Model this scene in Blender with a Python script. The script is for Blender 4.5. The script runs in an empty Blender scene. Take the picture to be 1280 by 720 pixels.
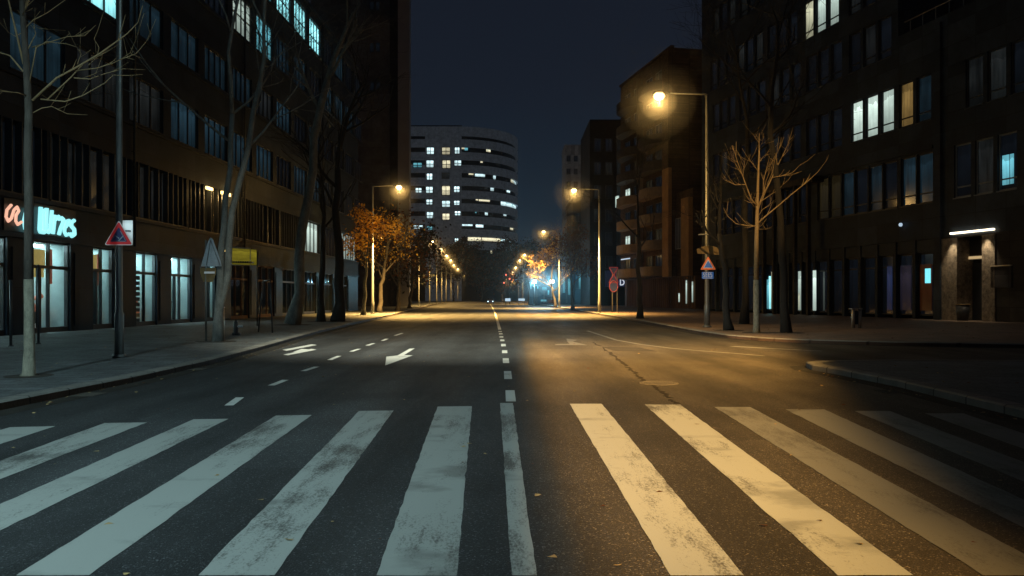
import bpy, math, random
from mathutils import Vector, Matrix
R = math.radians
C = bpy.context.scene.collection
sc = bpy.context.scene
H, F, HZ = 1.6, 1000.0, 372.0          # eye height (m), focal length (px of a 1280 wide frame), eye level row

def G(px, py, z=0.0):
    """ground point seen at a pixel of the 1280x720 photograph"""
    Y = (H - z) * F / (py - HZ)
    return Vector(((px - 640) / F * Y, Y, z))

def at(px, Y, z=0.0):
    return Vector(((px - 640) / F * Y, Y, z))

# ------------------------------------------------------------------ helpers
def tag(o, label=None, cat=None, group=None, kind=None):
    if label: o['label'] = label
    if cat: o['category'] = cat
    if group: o['group'] = group
    if kind: o['kind'] = kind
    return o

def empty(name, loc, label=None, cat=None, group=None, rz=0):
    o = bpy.data.objects.new(name, None); C.objects.link(o)
    o.location = loc; o.rotation_euler = (0, 0, rz); o.empty_display_size = .3
    return tag(o, label, cat, group)

def base_of(o):
    while o.parent: o = o.parent
    return Vector(o.location)

def copy_tree(o, parent=None):
    c = o.copy(); C.objects.link(c); c.parent = parent
    for ch in o.children: copy_tree(ch, c)
    return c

class MB:
    def __init__(s): s.v = []; s.f = []; s.m = []; s.smooth = []
    def quad(s, a, b, c, d, m=0):
        n = len(s.v); s.v += [Vector(a), Vector(b), Vector(c), Vector(d)]
        s.f.append((n, n+1, n+2, n+3)); s.m.append(m); s.smooth.append(False)
    def poly(s, pts, m=0):
        n = len(s.v); s.v += [Vector(p) for p in pts]
        s.f.append(tuple(range(n, n+len(pts)))); s.m.append(m); s.smooth.append(False)
    def hexa(s, p, m=0):
        """8 corners: bottom 4 ccw, top 4 ccw"""
        n = len(s.v); s.v += [Vector(q) for q in p]
        for f in ((3,2,1,0),(4,5,6,7),(0,1,5,4),(1,2,6,5),(2,3,7,6),(3,0,4,7)):
            s.f.append(tuple(n+i for i in f)); s.m.append(m); s.smooth.append(False)
    def box(s, a, b, m=0):
        x0,y0,z0 = a; x1,y1,z1 = b
        s.hexa([(x0,y0,z0),(x1,y0,z0),(x1,y1,z0),(x0,y1,z0),(x0,y0,z1),(x1,y0,z1),(x1,y1,z1),(x0,y1,z1)], m)
    def prism(s, pts, z0, z1, m=0):
        n = len(s.v); k = len(pts)
        s.v += [Vector((p[0],p[1],z0)) for p in pts] + [Vector((p[0],p[1],z1)) for p in pts]
        s.f.append(tuple(n+k+i for i in range(k))); s.m.append(m); s.smooth.append(False)
        s.f.append(tuple(n+k-1-i for i in range(k))); s.m.append(m); s.smooth.append(False)
        for i in range(k):
            j = (i+1) % k
            s.f.append((n+i, n+j, n+k+j, n+k+i)); s.m.append(m); s.smooth.append(False)
    def plate(s, pts, nrm, th, m=0):
        """flat plate: ordered 3d outline, extruded along nrm"""
        n = len(s.v); k = len(pts); nv = Vector(nrm)*th
        s.v += [Vector(p) for p in pts] + [Vector(p)+nv for p in pts]
        s.f.append(tuple(n+i for i in range(k))); s.f.append(tuple(n+2*k-1-i for i in range(k)))
        s.m += [m, m]; s.smooth += [False, False]
        for i in range(k):
            j = (i+1) % k
            s.f.append((n+i, n+k+i, n+k+j, n+j)); s.m.append(m); s.smooth.append(False)
    def tube(s, pts, rad, n=6, m=0, cap=True):
        pts = [Vector(p) for p in pts]
        if not hasattr(rad, '__len__'): rad = [rad]*len(pts)
        st = len(s.v); prev = None
        for i, p in enumerate(pts):
            t = (pts[min(i+1, len(pts)-1)] - pts[max(i-1, 0)])
            t = t.normalized() if t.length > 1e-9 else Vector((0,0,1))
            if prev is None:
                a = Vector((0,0,1)) if abs(t.z) < .9 else Vector((1,0,0))
                u = t.cross(a).normalized()
            else:
                u = (prev - t*prev.dot(t)).normalized()
            prev = u; w = t.cross(u)
            for k in range(n):
                an = 2*math.pi*k/n
                s.v.append(p + (u*math.cos(an) + w*math.sin(an))*rad[i])
        for i in range(len(pts)-1):
            for k in range(n):
                a = st+i*n+k; b = st+i*n+(k+1)%n
                s.f.append((a, b, b+n, a+n)); s.m.append(m); s.smooth.append(True)
        if cap:
            s.f.append(tuple(st+n-1-k for k in range(n))); s.m.append(m); s.smooth.append(False)
            e = st+(len(pts)-1)*n
            s.f.append(tuple(e+k for k in range(n))); s.m.append(m); s.smooth.append(False)
    def build(s, name, mats, parent=None, off=None):
        me = bpy.data.meshes.new(name)
        o = off if off is not None else (base_of(parent) if parent else Vector((0,0,0)))
        me.from_pydata([tuple(v-o) for v in s.v], [], s.f)
        if not isinstance(mats, (list, tuple)): mats = [mats]
        for m in mats: me.materials.append(m)
        me.polygons.foreach_set('material_index', s.m)
        me.polygons.foreach_set('use_smooth', s.smooth)
        me.update()
        ob = bpy.data.objects.new(name, me); C.objects.link(ob)
        if parent: ob.parent = parent
        elif off is not None: ob.location = off
        return ob

class Wall:
    """a facade plane: u along it, w out of it, z up"""
    def __init__(s, P, d, side):
        s.P = Vector((P[0], P[1], 0)); s.d = Vector((d[0], d[1], 0)).normalized()
        s.n = Vector((s.d.y, -s.d.x, 0))*side
    def pt(s, u, w, z): return s.P + s.d*u + s.n*w + Vector((0,0,z))
    def u(s, px):
        m = (px-640)/F
        return (m*s.P.y - s.P.x)/(s.d.x - m*s.d.y)
    def z(s, px, py):
        Y = s.P.y + s.d.y*s.u(px)
        return H + (HZ-py)/F*Y
    def box(s, mb, u0, u1, w0, w1, z0, z1, m=0):
        p = s.pt
        if (s.d.cross(s.n)).z > 0:
            mb.hexa([p(u0,w0,z0),p(u1,w0,z0),p(u1,w1,z0),p(u0,w1,z0),p(u0,w0,z1),p(u1,w0,z1),p(u1,w1,z1),p(u0,w1,z1)], m)
        else:
            mb.hexa([p(u0,w1,z0),p(u1,w1,z0),p(u1,w0,z0),p(u0,w0,z0),p(u0,w1,z1),p(u1,w1,z1),p(u1,w0,z1),p(u0,w0,z1)], m)

# ------------------------------------------------------------------ materials
def new_mat(name):
    m = bpy.data.materials.new(name); m.use_nodes = True
    nt = m.node_tree; b = nt.nodes['Principled BSDF']
    return m, nt, b
def N(nt, t, **kw):
    n = nt.nodes.new(t)
    for k, v in kw.items():
        if k in n.inputs: n.inputs[k].default_value = v
        else: setattr(n, k, v)
    return n
def ramp(nt, fac, stops):
    r = nt.nodes.new('ShaderNodeValToRGB')
    el = r.color_ramp.elements
    while len(el) < len(stops): el.new(.5)
    for e, (p, c) in zip(el, stops):
        e.position = p; e.color = (c[0], c[1], c[2], 1) if hasattr(c, '__len__') else (c, c, c, 1)
    nt.links.new(fac, r.inputs[0]); return r

def surf(name, col, rough=.7, scale=3.0, var=.35, bump=.15, metallic=0, fine=40.0, stretch=(1,1,1), spec=.5):
    m, nt, b = new_mat(name)
    g = N(nt, 'ShaderNodeNewGeometry'); mp = N(nt, 'ShaderNodeMapping'); mp.inputs['Scale'].default_value = stretch
    nt.links.new(g.outputs['Position'], mp.inputs['Vector'])
    n1 = N(nt, 'ShaderNodeTexNoise', Scale=scale, Detail=6.0, Roughness=.65)
    n2 = N(nt, 'ShaderNodeTexNoise', Scale=fine, Detail=3.0)
    nt.links.new(mp.outputs[0], n1.inputs['Vector']); nt.links.new(mp.outputs[0], n2.inputs['Vector'])
    mx = N(nt, 'ShaderNodeMath', operation='MULTIPLY_ADD'); nt.links.new(n2.outputs[0], mx.inputs[0])
    mx.inputs[1].default_value = .4; nt.links.new(n1.outputs[0], mx.inputs[2])
    c0 = [c*(1-var) for c in col]; c1 = [min(1, c*(1+var)) for c in col]
    r = ramp(nt, mx.outputs[0], [(.4, c0), (1.0, c1)])
    nt.links.new(r.outputs[0], b.inputs['Base Color'])
    b.inputs['Roughness'].default_value = rough; b.inputs['Metallic'].default_value = metallic
    b.inputs['Specular IOR Level'].default_value = spec
    if bump:
        bp = N(nt, 'ShaderNodeBump', Strength=bump, Distance=.02)
        nt.links.new(mx.outputs[0], bp.inputs['Height']); nt.links.new(bp.outputs[0], b.inputs['Normal'])
    return m

def clad(name, col, w, h, rough=.6, mortar=.5, glow=None, axis='YZ', var=.3):
    """panel cladding: joints from a brick texture laid on the facade plane"""
    m, nt, b = new_mat(name)
    g = N(nt, 'ShaderNodeNewGeometry'); sp = N(nt, 'ShaderNodeSeparateXYZ'); cb = N(nt, 'ShaderNodeCombineXYZ')
    nt.links.new(g.outputs['Position'], sp.inputs[0])
    nt.links.new(sp.outputs['Y' if axis in ('YZ','Y') else 'X'], cb.inputs[0])
    if axis == 'Y': cb.inputs[1].default_value = 10.0
    else: nt.links.new(sp.outputs['Y' if axis == 'XY' else 'Z'], cb.inputs[1])
    br = N(nt, 'ShaderNodeTexBrick', Scale=1.0); br.offset = 0.5 if axis == 'XY' else 0.0
    br.inputs['Brick Width'].default_value = w; br.inputs['Row Height'].default_value = h
    br.inputs['Mortar Size'].default_value = .022 if axis == 'XY' else .02
    br.inputs['Color1'].default_value = (*[c*(1-var) for c in col], 1); br.inputs['Color2'].default_value = (*[c*(1+var) for c in col], 1)
    br.inputs['Mortar'].default_value = (*[c*mortar for c in col], 1)
    nt.links.new(cb.outputs[0], br.inputs['Vector'])
    n1 = N(nt, 'ShaderNodeTexNoise', Scale=.7, Detail=7.0, Roughness=.7); nt.links.new(g.outputs['Position'], n1.inputs['Vector'])
    rr = ramp(nt, n1.outputs[0], [(.3, .55), (.7, 1.2)])
    mx = N(nt, 'ShaderNodeMixRGB', blend_type='MULTIPLY'); mx.inputs[0].default_value = 1
    nt.links.new(br.outputs[0], mx.inputs[1]); nt.links.new(rr.outputs[0], mx.inputs[2])
    nt.links.new(mx.outputs[0], b.inputs['Base Color'])
    n2 = N(nt, 'ShaderNodeTexNoise', Scale=30.0, Detail=4.0); nt.links.new(g.outputs['Position'], n2.inputs['Vector'])
    r2 = ramp(nt, n2.outputs[0], [(.3, rough*.75), (.7, min(1, rough*1.25))]); nt.links.new(r2.outputs[0], b.inputs['Roughness'])
    bp = N(nt, 'ShaderNodeBump', Strength=.3, Distance=.02); nt.links.new(br.outputs['Fac'], bp.inputs['Height']); bp.invert = True
    nt.links.new(bp.outputs[0], b.inputs['Normal'])
    b.inputs['Specular IOR Level'].default_value = .35 if axis == 'XY' else .16
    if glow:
        nt.links.new(mx.outputs[0], b.inputs['Emission Color']); b.inputs['Emission Strength'].default_value = glow  # emission in the cladding colour, standing in for light on the wall
    m.cycles.emission_sampling = 'NONE'
    return m

def kerb_mat(name, col):
    m = clad(name, col, 1.0, 50.0, .7, .35, axis='Y', var=.16); return m
def glow(name, col, strength, var=.45, sample=True, streak=(5, 5, .35), base=(.02,.02,.02), rough=.15):
    """a lit pane: light from the room behind, broken up by curtains and blinds"""
    m, nt, b = new_mat(name)
    g = N(nt, 'ShaderNodeNewGeometry'); mp = N(nt, 'ShaderNodeMapping'); mp.inputs['Scale'].default_value = streak
    nt.links.new(g.outputs['Position'], mp.inputs['Vector'])
    n1 = N(nt, 'ShaderNodeTexNoise', Scale=1.0, Detail=4.0, Roughness=.6); nt.links.new(mp.outputs[0], n1.inputs['Vector'])
    n2 = N(nt, 'ShaderNodeTexNoise', Scale=.35, Detail=2.0); nt.links.new(g.outputs['Position'], n2.inputs['Vector'])
    ml = N(nt, 'ShaderNodeMath', operation='MULTIPLY'); nt.links.new(n1.outputs[0], ml.inputs[0]); nt.links.new(n2.outputs[0], ml.inputs[1])
    r = ramp(nt, ml.outputs[0], [(.12, [c*(1-var) for c in col]), (.36, col)])
    tc = N(nt, 'ShaderNodeTexCoord'); sz = N(nt, 'ShaderNodeSeparateXYZ'); nt.links.new(tc.outputs['Generated'], sz.inputs[0])
    nn = N(nt, 'ShaderNodeTexNoise', Scale=2.2, Detail=3.0); nt.links.new(g.outputs['Position'], nn.inputs['Vector'])
    za = N(nt, 'ShaderNodeMath', operation='MULTIPLY_ADD'); nt.links.new(nn.outputs[0], za.inputs[0]); za.inputs[1].default_value = .35; nt.links.new(sz.outputs['Z'], za.inputs[2])
    rz = ramp(nt, za.outputs[0], [(.10, .42), (.42, .62), (.75, .95), (1.02, 1.25), (1.12, .75)])
    oi = N(nt, 'ShaderNodeObjectInfo'); ro = ramp(nt, oi.outputs['Random'], [(0, .55), (1, 1.15)])
    q1 = N(nt, 'ShaderNodeMath', operation='MULTIPLY'); nt.links.new(rz.outputs[0], q1.inputs[0]); nt.links.new(ro.outputs[0], q1.inputs[1])
    q2 = N(nt, 'ShaderNodeMath', operation='MULTIPLY'); nt.links.new(q1.outputs[0], q2.inputs[0]); q2.inputs[1].default_value = strength*1.15
    nt.links.new(r.outputs[0], b.inputs['Emission Color']); nt.links.new(q2.outputs[0], b.inputs['Emission Strength'])
    b.inputs['Base Color'].default_value = (*base, 1); b.inputs['Roughness'].default_value = rough
    m.cycles.emission_sampling = 'FRONT_BACK' if sample else 'NONE'
    return m

def lamp_mat(name, col, strength):
    m, nt, b = new_mat(name)
    n = N(nt, 'ShaderNodeTexNoise', Scale=8.0); r = ramp(nt, n.outputs[0], [(0, [c*.95 for c in col]), (1, col)])
    nt.links.new(r.outputs[0], b.inputs['Emission Color']); b.inputs['Emission Strength'].default_value = strength
    b.inputs['Base Color'].default_value = (.5,.5,.5,1)
    m.cycles.emission_sampling = 'NONE'
    return m

M = {}
M['metal_pole'] = surf('galvanised steel', (.19,.195,.19), .45, 6, .3, .05, .5, stretch=(1,1,.2))
M['dark_metal'] = surf('dark painted metal', (.03,.032,.036), .4, 5, .3, .03)
M['grey_plate'] = surf('bare aluminium sign back', (.40,.43,.47), .5, 5, .25, .02, .3)
M['white_paint'] = surf('white enamel', (.75,.76,.76), .45, 8, .1, .02)
M['red_paint'] = surf('red sign enamel', (.5,.03,.035), .4, 8, .2, .02)
M['orange_paint'] = surf('faded orange sign enamel', (.75,.16,.05), .4, 8, .2, .02)
M['navy_paint'] = surf('navy sign enamel', (.03,.04,.12), .4, 8, .25, .02)
M['blue_paint'] = surf('blue sign enamel', (.05,.16,.45), .4, 8, .25, .02)
M['brown_plate'] = surf('brown sign board', (.22,.14,.05), .6, 8, .3, .05)
M['pav_left'] = clad('concrete paving slabs', (.13,.14,.145), .8, .4, .6, .35, axis='XY', var=.2)
M['pav_right'] = clad('brown clinker paving', (.24,.17,.125), .3, .15, .6, .6, axis='XY', var=.22)
M['pav_near'] = clad('grey paving slabs', (.09,.10,.11), .6, .6, .6, .6, axis='XY', var=.22)
M['kerb'] = kerb_mat('granite kerb', (.24,.23,.21))
M['kerb_face'] = kerb_mat('grimy kerb face', (.075,.048,.036))
M['earth'] = surf('dark ground', (.04,.037,.03), .9, .5, .4, .2)
M['soil'] = surf('tree pit soil', (.035,.028,.02), .95, 6, .5, .5)
M['facade_brown'] = clad('dark brown facade panels', (.032,.042,.058), 2.3, 1.15, .5, .5)
M['facade_char'] = clad('charcoal facade panels', (.034,.046,.064), 2.3, 1.4, .55, .5)
M['pier_dark'] = clad('dark blue grey cladding', (.013,.022,.037), 1.2, 2.0, .35, .5)
M['fin'] = surf('bronze fins', (.065,.075,.09), .45, 3, .3, .05, .4)
M['frame'] = surf('dark window frame', (.035,.036,.04), .4, 6, .3, .03)
M['frame_light'] = surf('grey window frame', (.22,.25,.27), .45, 6, .2, .03)
M['stone'] = surf('rough stone cladding', (.22,.18,.135), .85, 3.5, .85, 1.0, fine=9)
M['stone_dark'] = clad('dark stone slabs', (.038,.033,.031), 1.5, 1.0, .6, .45)
M['bark'] = surf('tree bark', (.10,.085,.07), .9, 9, .5, .8, stretch=(1,1,.35))
M['bark_pale'] = surf('pale plane tree bark', (.17,.17,.155), .85, 5, .55, .5, stretch=(1,1,.5))
M['bark_white'] = surf('limewashed trunk', (.24,.22,.165), .85, 9, .5, .6, stretch=(1,1,.6))
M['twig_gold'] = surf('pale golden twigs', (.62,.42,.18), .7, 12, .25, .1)
M['bark_dark'] = surf('dark wet bark', (.022,.019,.017), .9, 9, .5, .8, stretch=(1,1,.35))  # bark in a darker tone
M['twig_black'] = surf('blackish twigs', (.03,.026,.022), .8, 12, .35, .2)
M['twig'] = surf('young twigs', (.38,.27,.14), .7, 12, .35, .2)
M['twig_dark'] = surf('dark twigs', (.09,.075,.06), .8, 12, .35, .2)
M['leaf_gold'] = surf('golden autumn leaves', (.74,.45,.07), .6, 4, .5, 0)
M['leaf_rust'] = surf('rust brown leaves', (.085,.033,.014), .7, 4, .5, 0)
M['leaf_dark'] = surf('dark evergreen leaves', (.018,.02,.013), .8, 1, .5, 0)
M['leaf_litter'] = surf('fallen leaves', (.40,.27,.11), .7, 6, .5, 0)
M['tower'] = clad('grey tower cladding', (.15,.145,.15), 3.4, 3.0, .75, .7, axis='XZ')
M['tower_edge'] = surf('tower corner slab', (.30,.29,.30), .7, .3, .2, .05)
M['round_wall'] = clad('pale round tower cladding', (.34,.41,.50), .9, 5.3, .6, .75, glow=.045, axis='XZ', var=.06)  # glows faintly to stand in for light falling on the tower
M['round_band'] = surf('tower dark ribbon glass', (.02,.022,.027), .2, 1, .3, 0)
M['balcony_wall'] = surf('ochre rendered wall', (.40,.24,.10), .8, .8, .35, .2)
M['balcony_dark'] = clad('brown brick wall', (.10,.062,.04), .5, .16, .8, .6)
M['balcony_rail'] = surf('pale balcony parapet', (.24,.185,.13), .7, 2, .3, .1)
M['balcony_top'] = surf('weathered balcony parapet', (.045,.038,.033), .8, 2, .3, .1)  # darker parapet copy, shade on the upper floors put into the colour
M['timber'] = surf('vertical timber boards', (.13,.065,.03), .7, 5, .5, .3, stretch=(1,1,.05))
M['block_dark'] = clad('dark block facade', (.035,.033,.036), 3, 3, .7, .6)
M['pale_tower'] = clad('pale concrete tower', (.30,.31,.33), 1.2, 3, .7, .6, glow=.03, axis='XZ')  # faint emission put in for light on the concrete
M['roof'] = surf('roof felt', (.03,.03,.03), .9, 2, .3, .2)
M['yellow_board'] = glow('yellow lit sign board', (.60,.50,.04), .3, .5, False, (1.5,1.5,6))
M['yellow_poster'] = surf('yellow poster', (.85,.62,.2), .6, 4, .15, 0)
M['red_poster'] = surf('red brown poster', (.35,.10,.06), .6, 4, .4, 0)
M['patch'] = surf('asphalt patch', (.036,.031,.026), .9, 8, .4, .3, spec=.2)
M['shop_wall'] = surf('shop interior wall', (.27,.35,.35), .8, .8, .2, .05)
M['shop_floor'] = surf('shop interior floor', (.35,.36,.36), .4, 2, .2, .05)
M['shelf'] = surf('dark shop shelves', (.05,.06,.075), .5, 3, .4, .05)
M['bin_metal'] = surf('brushed bollard steel', (.45,.40,.33), .4, 8, .3, .05, .6)
M['iron'] = surf('cast iron cover', (.075,.066,.055), .85, 25, .4, .3, 0, spec=.15)
M['tar'] = surf('tar repair', (.026,.022,.018), .9, 8, .5, .2, spec=.1)
M['blue_door'] = glow('blue lit door glass', (.10,.16,.45), .2, .4, False)
M['purple_door'] = glow('purple lit door glass', (.12,.10,.17), .14, .5, False)
M['orange_door'] = glow('amber lit door glass', (.30,.08,.02), .12, .6, False)
M['teal_sign'] = lamp_mat('teal light sign', (.2,.85,.95), 1.1)
M['sign_teal'] = lamp_mat('teal neon letters', (.36,.95,1.0), 1.05)
M['sign_white'] = lamp_mat('white sign letters', (.75,.8,.9), .8)
M['sign_peach'] = lamp_mat('peach neon tube', (1.0,.52,.36), 1.0)
def bowl(name, c0, c1, s0, s1):
    m, nt, b = new_mat(name); lw = N(nt, 'ShaderNodeLayerWeight', Blend=.45)
    n = N(nt, 'ShaderNodeTexNoise', Scale=9.0); ad = N(nt, 'ShaderNodeMath', operation='MULTIPLY_ADD'); nt.links.new(n.outputs[0], ad.inputs[0]); ad.inputs[1].default_value = .05; nt.links.new(lw.outputs['Facing'], ad.inputs[2])
    r = ramp(nt, ad.outputs[0], [(.0, c0), (.8, c1)]); r2 = ramp(nt, ad.outputs[0], [(0, 1.0), (.9, s1/s0)])
    nt.links.new(r.outputs[0], b.inputs['Emission Color']); mu = N(nt, 'ShaderNodeMath', operation='MULTIPLY'); nt.links.new(r2.outputs[0], mu.inputs[0]); mu.inputs[1].default_value = s0
    nt.links.new(mu.outputs[0], b.inputs['Emission Strength']); b.inputs['Base Color'].default_value = (.4,.35,.3,1); m.cycles.emission_sampling = 'NONE'; return m
M['lens_warm'] = bowl('frosted sodium lamp bowl', (1.0,.84,.48), (1.0,.52,.12), 6.0, 1.0)
m, nt, b = new_mat('damp air'); M['haze'] = m; nt.nodes.remove(b)  # scattering spheres added around the lamps to make their halos
v = N(nt, 'ShaderNodeVolumeScatter', Density=.020, Anisotropy=.35); nt.links.new(v.outputs[0], nt.nodes['Material Output'].inputs['Volume'])
m, nt, b = new_mat('damp air core'); M['haze_core'] = m; nt.nodes.remove(b)
v = N(nt, 'ShaderNodeVolumeScatter', Density=.06, Anisotropy=.2); nt.links.new(v.outputs[0], nt.nodes['Material Output'].inputs['Volume'])
M['lens_cool'] = lamp_mat('cool lamp lens', (.6,.9,1.0), 4)
M['lens_flood'] = lamp_mat('floodlight lens', (.55,.88,1.0), 30)
M['strip'] = lamp_mat('strip light', (1.0,.86,.62), 3.2)
M['strip_dim'] = lamp_mat('dim strip light', (.9,.62,.30), .55)
M['strip_amber'] = lamp_mat('amber strip light', (1.0,.66,.22), 4.0)
M['ceiling_strip'] = lamp_mat('shop ceiling light', (.70,.97,1.0), 60.0); M['ceiling_strip'].cycles.emission_sampling = 'FRONT_BACK'
M['lens_red'] = lamp_mat('red lens', (1.0,.12,.06), 2.2)
M['white_panel'] = lamp_mat('white light panel', (.6,.8,1.0), .7)
M['p_teal'] = glow('teal lit pane', (.30,.80,.86), 2.2, .5)
M['p_white'] = glow('white lit pane', (.70,.88,.78), .9, .35)
M['p_cream'] = glow('cream lit pane', (.80,.80,.55), .7, .45)
M['p_warm'] = glow('warm lit pane', (.72,.45,.14), .6, .75)
M['p_blue'] = glow('dim blue pane', (.03,.075,.11), .34, .7, False)
M['p_grey'] = glow('dim grey pane', (.05,.058,.06), .22, .8, False)
M['p_brown'] = glow('dim brown pane', (.08,.06,.025), .22, .6, False)
M['p_glass'] = glow('dark window glass', (.006,.009,.014), .5, .5, False, rough=.08)
M['p_cyan'] = glow('bright cyan pane', (.18,.60,.72), .9, .5, False)
M['p_tower'] = glow('tower lit pane', (.62,.86,.90), 1.8, .45, False, (.8,.8,.8))
M['p_towerw'] = glow('tower cream pane', (.85,.78,.52), 1.3, .4, False, (.8,.8,.8))
M['pavilion'] = glow('blue lit pavilion glass', (.012,.06,.10), .8, .7, False, (.8,.8,.15))
# clear shop glass
m, nt, b = new_mat('shop glass'); M['glass'] = m
tr = N(nt, 'ShaderNodeBsdfTransparent'); tr.inputs[0].default_value = (.86,.94,.95,1)
gl = N(nt, 'ShaderNodeBsdfGlossy', Roughness=.05); mxs = N(nt, 'ShaderNodeMixShader'); mxs.inputs[0].default_value = .07
nt.links.new(tr.outputs[0], mxs.inputs[1]); nt.links.new(gl.outputs[0], mxs.inputs[2])
nt.links.new(mxs.outputs[0], nt.nodes['Material Output'].inputs['Surface'])

for k, e in (('yellow_poster',.32),('red_poster',.35),('white_paint',.10),('red_paint',.22),('orange_paint',.35),('blue_paint',.30),('navy_paint',.10)):  # signs and posters emit their own colour in place of light on them
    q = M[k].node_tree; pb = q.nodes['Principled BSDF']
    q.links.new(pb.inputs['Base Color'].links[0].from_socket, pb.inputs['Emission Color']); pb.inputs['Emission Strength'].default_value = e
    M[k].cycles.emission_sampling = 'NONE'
M['retro_white'] = glow('retroreflective white sheet', (.62,.80,.84), .6, .12, False, (2,2,2), (.7,.75,.75), .5)  # own emission makes the plate look lit
M['sign_red'] = glow('worn red sign rim', (.30,.035,.05), .55, .3, False, (2,2,2), (.2,.03,.03), .5)  # emission put in so the rim looks lit
def translucent(m, col, f):
    q = m.node_tree; pb = q.nodes['Principled BSDF']; t = q.nodes.new('ShaderNodeBsdfTranslucent'); t.inputs[0].default_value = (*col, 1)
    mx = q.nodes.new('ShaderNodeMixShader'); mx.inputs[0].default_value = f
    q.links.new(pb.outputs[0], mx.inputs[1]); q.links.new(t.outputs[0], mx.inputs[2]); q.links.new(mx.outputs[0], q.nodes['Material Output'].inputs['Surface'])
translucent(M['leaf_gold'], (.75,.36,.04), .5); translucent(M['leaf_rust'], (.22,.07,.02), .4)
def road_mat():
    m, nt, b = new_mat('worn asphalt')
    g = N(nt, 'ShaderNodeNewGeometry'); sp = N(nt, 'ShaderNodeSeparateXYZ'); nt.links.new(g.outputs['Position'], sp.inputs[0])
    agg = N(nt, 'ShaderNodeTexVoronoi', Scale=75.0); nt.links.new(g.outputs['Position'], agg.inputs['Vector'])
    fine = N(nt, 'ShaderNodeTexNoise', Scale=120.0, Detail=3.0); nt.links.new(g.outputs['Position'], fine.inputs['Vector'])
    mp = N(nt, 'ShaderNodeMapping'); mp.inputs['Scale'].default_value = (1.1, .16, 1); nt.links.new(g.outputs['Position'], mp.inputs['Vector'])
    lng = N(nt, 'ShaderNodeTexNoise', Scale=1.0, Detail=7.0, Roughness=.6); nt.links.new(mp.outputs[0], lng.inputs['Vector'])
    big = N(nt, 'ShaderNodeTexNoise', Scale=.35, Detail=6.0, Roughness=.65, Distortion=.6); nt.links.new(g.outputs['Position'], big.inputs['Vector'])
    # newer lane surface left of the centre joint; tones also paint in the warm light split
    jn = N(nt, 'ShaderNodeTexNoise', Scale=.8, Detail=3.0); nt.links.new(g.outputs['Position'], jn.inputs['Vector'])
    ja = N(nt, 'ShaderNodeMath', operation='MULTIPLY_ADD'); nt.links.new(jn.outputs[0], ja.inputs[0]); ja.inputs[1].default_value = .12; nt.links.new(sp.outputs['X'], ja.inputs[2])
    jr = N(nt, 'ShaderNodeMapRange'); nt.links.new(ja.outputs[0], jr.inputs[0]); jr.inputs[1].default_value = .38; jr.inputs[2].default_value = .52
    base = N(nt, 'ShaderNodeMixRGB'); nt.links.new(jr.outputs[0], base.inputs[0])
    base.inputs[1].default_value = (.045,.047,.049,1); base.inputs[2].default_value = (.060,.050,.038,1)
    r1 = ramp(nt, big.outputs[0], [(.3, .62), (.72, 1.3)]); r2 = ramp(nt, lng.outputs[0], [(.3, .7), (.7, 1.25)]); r3 = ramp(nt, fine.outputs[0], [(.35, .6), (.5, .95), (.72, 1.9)])
    cur = base.outputs[0]
    vc = N(nt, 'ShaderNodeTexVoronoi', Scale=95.0); nt.links.new(g.outputs['Position'], vc.inputs['Vector'])
    sc2 = N(nt, 'ShaderNodeSeparateXYZ'); nt.links.new(vc.outputs['Color'], sc2.inputs[0])
    r4 = ramp(nt, sc2.outputs['X'], [(.0, .75), (.80, .95), (.93, 1.6), (1.0, 4.2)])
    pt = N(nt, 'ShaderNodeTexVoronoi', Scale=.22); pt.distance = 'CHEBYCHEV'; nt.links.new(mp.outputs[0], pt.inputs['Vector'])
    sp3 = N(nt, 'ShaderNodeSeparateXYZ'); nt.links.new(pt.outputs['Color'], sp3.inputs[0])
    r5 = ramp(nt, sp3.outputs['Y'], [(.0, .78), (.5, 1.0), (1.0, 1.18)])
    tn = N(nt, 'ShaderNodeTexNoise', Scale=.25, Detail=2.0); nt.links.new(g.outputs['Position'], tn.inputs['Vector'])
    tx = N(nt, 'ShaderNodeMath', operation='MULTIPLY_ADD'); nt.links.new(tn.outputs[0], tx.inputs[0]); tx.inputs[1].default_value = .5; nt.links.new(sp.outputs['X'], tx.inputs[2])
    ts = N(nt, 'ShaderNodeMath', operation='MULTIPLY'); nt.links.new(tx.outputs[0], ts.inputs[0]); ts.inputs[1].default_value = 2*math.pi/1.65
    tw_ = N(nt, 'ShaderNodeMath', operation='SINE'); nt.links.new(ts.outputs[0], tw_.inputs[0])
    tm = N(nt, 'ShaderNodeMapRange'); nt.links.new(tw_.outputs[0], tm.inputs[0]); tm.inputs[1].default_value = -1
    r6 = ramp(nt, tm.outputs[0], [(.1, 1.08), (.8, .80)])
    for r in (r1, r2, r3, r4, r5, r6):
        mx = N(nt, 'ShaderNodeMixRGB', blend_type='MULTIPLY'); mx.inputs[0].default_value = 1
        nt.links.new(cur, mx.inputs[1]); nt.links.new(r.outputs[0], mx.inputs[2]); cur = mx.outputs[0]
    nt.links.new(cur, b.inputs['Base Color'])
    b.inputs['Specular IOR Level'].default_value = .3
    rr = ramp(nt, lng.outputs[0], [(.3, .78), (.7, .62)]); nt.links.new(rr.outputs[0], b.inputs['Roughness'])
    ad = N(nt, 'ShaderNodeMath', operation='ADD'); nt.links.new(agg.outputs['Distance'], ad.inputs[0]); nt.links.new(fine.outputs[0], ad.inputs[1])
    bp = N(nt, 'ShaderNodeBump', Strength=.55, Distance=.008); nt.links.new(ad.outputs[0], bp.inputs['Height']); nt.links.new(bp.outputs[0], b.inputs['Normal'])
    return m
M['road'] = road_mat()

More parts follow.
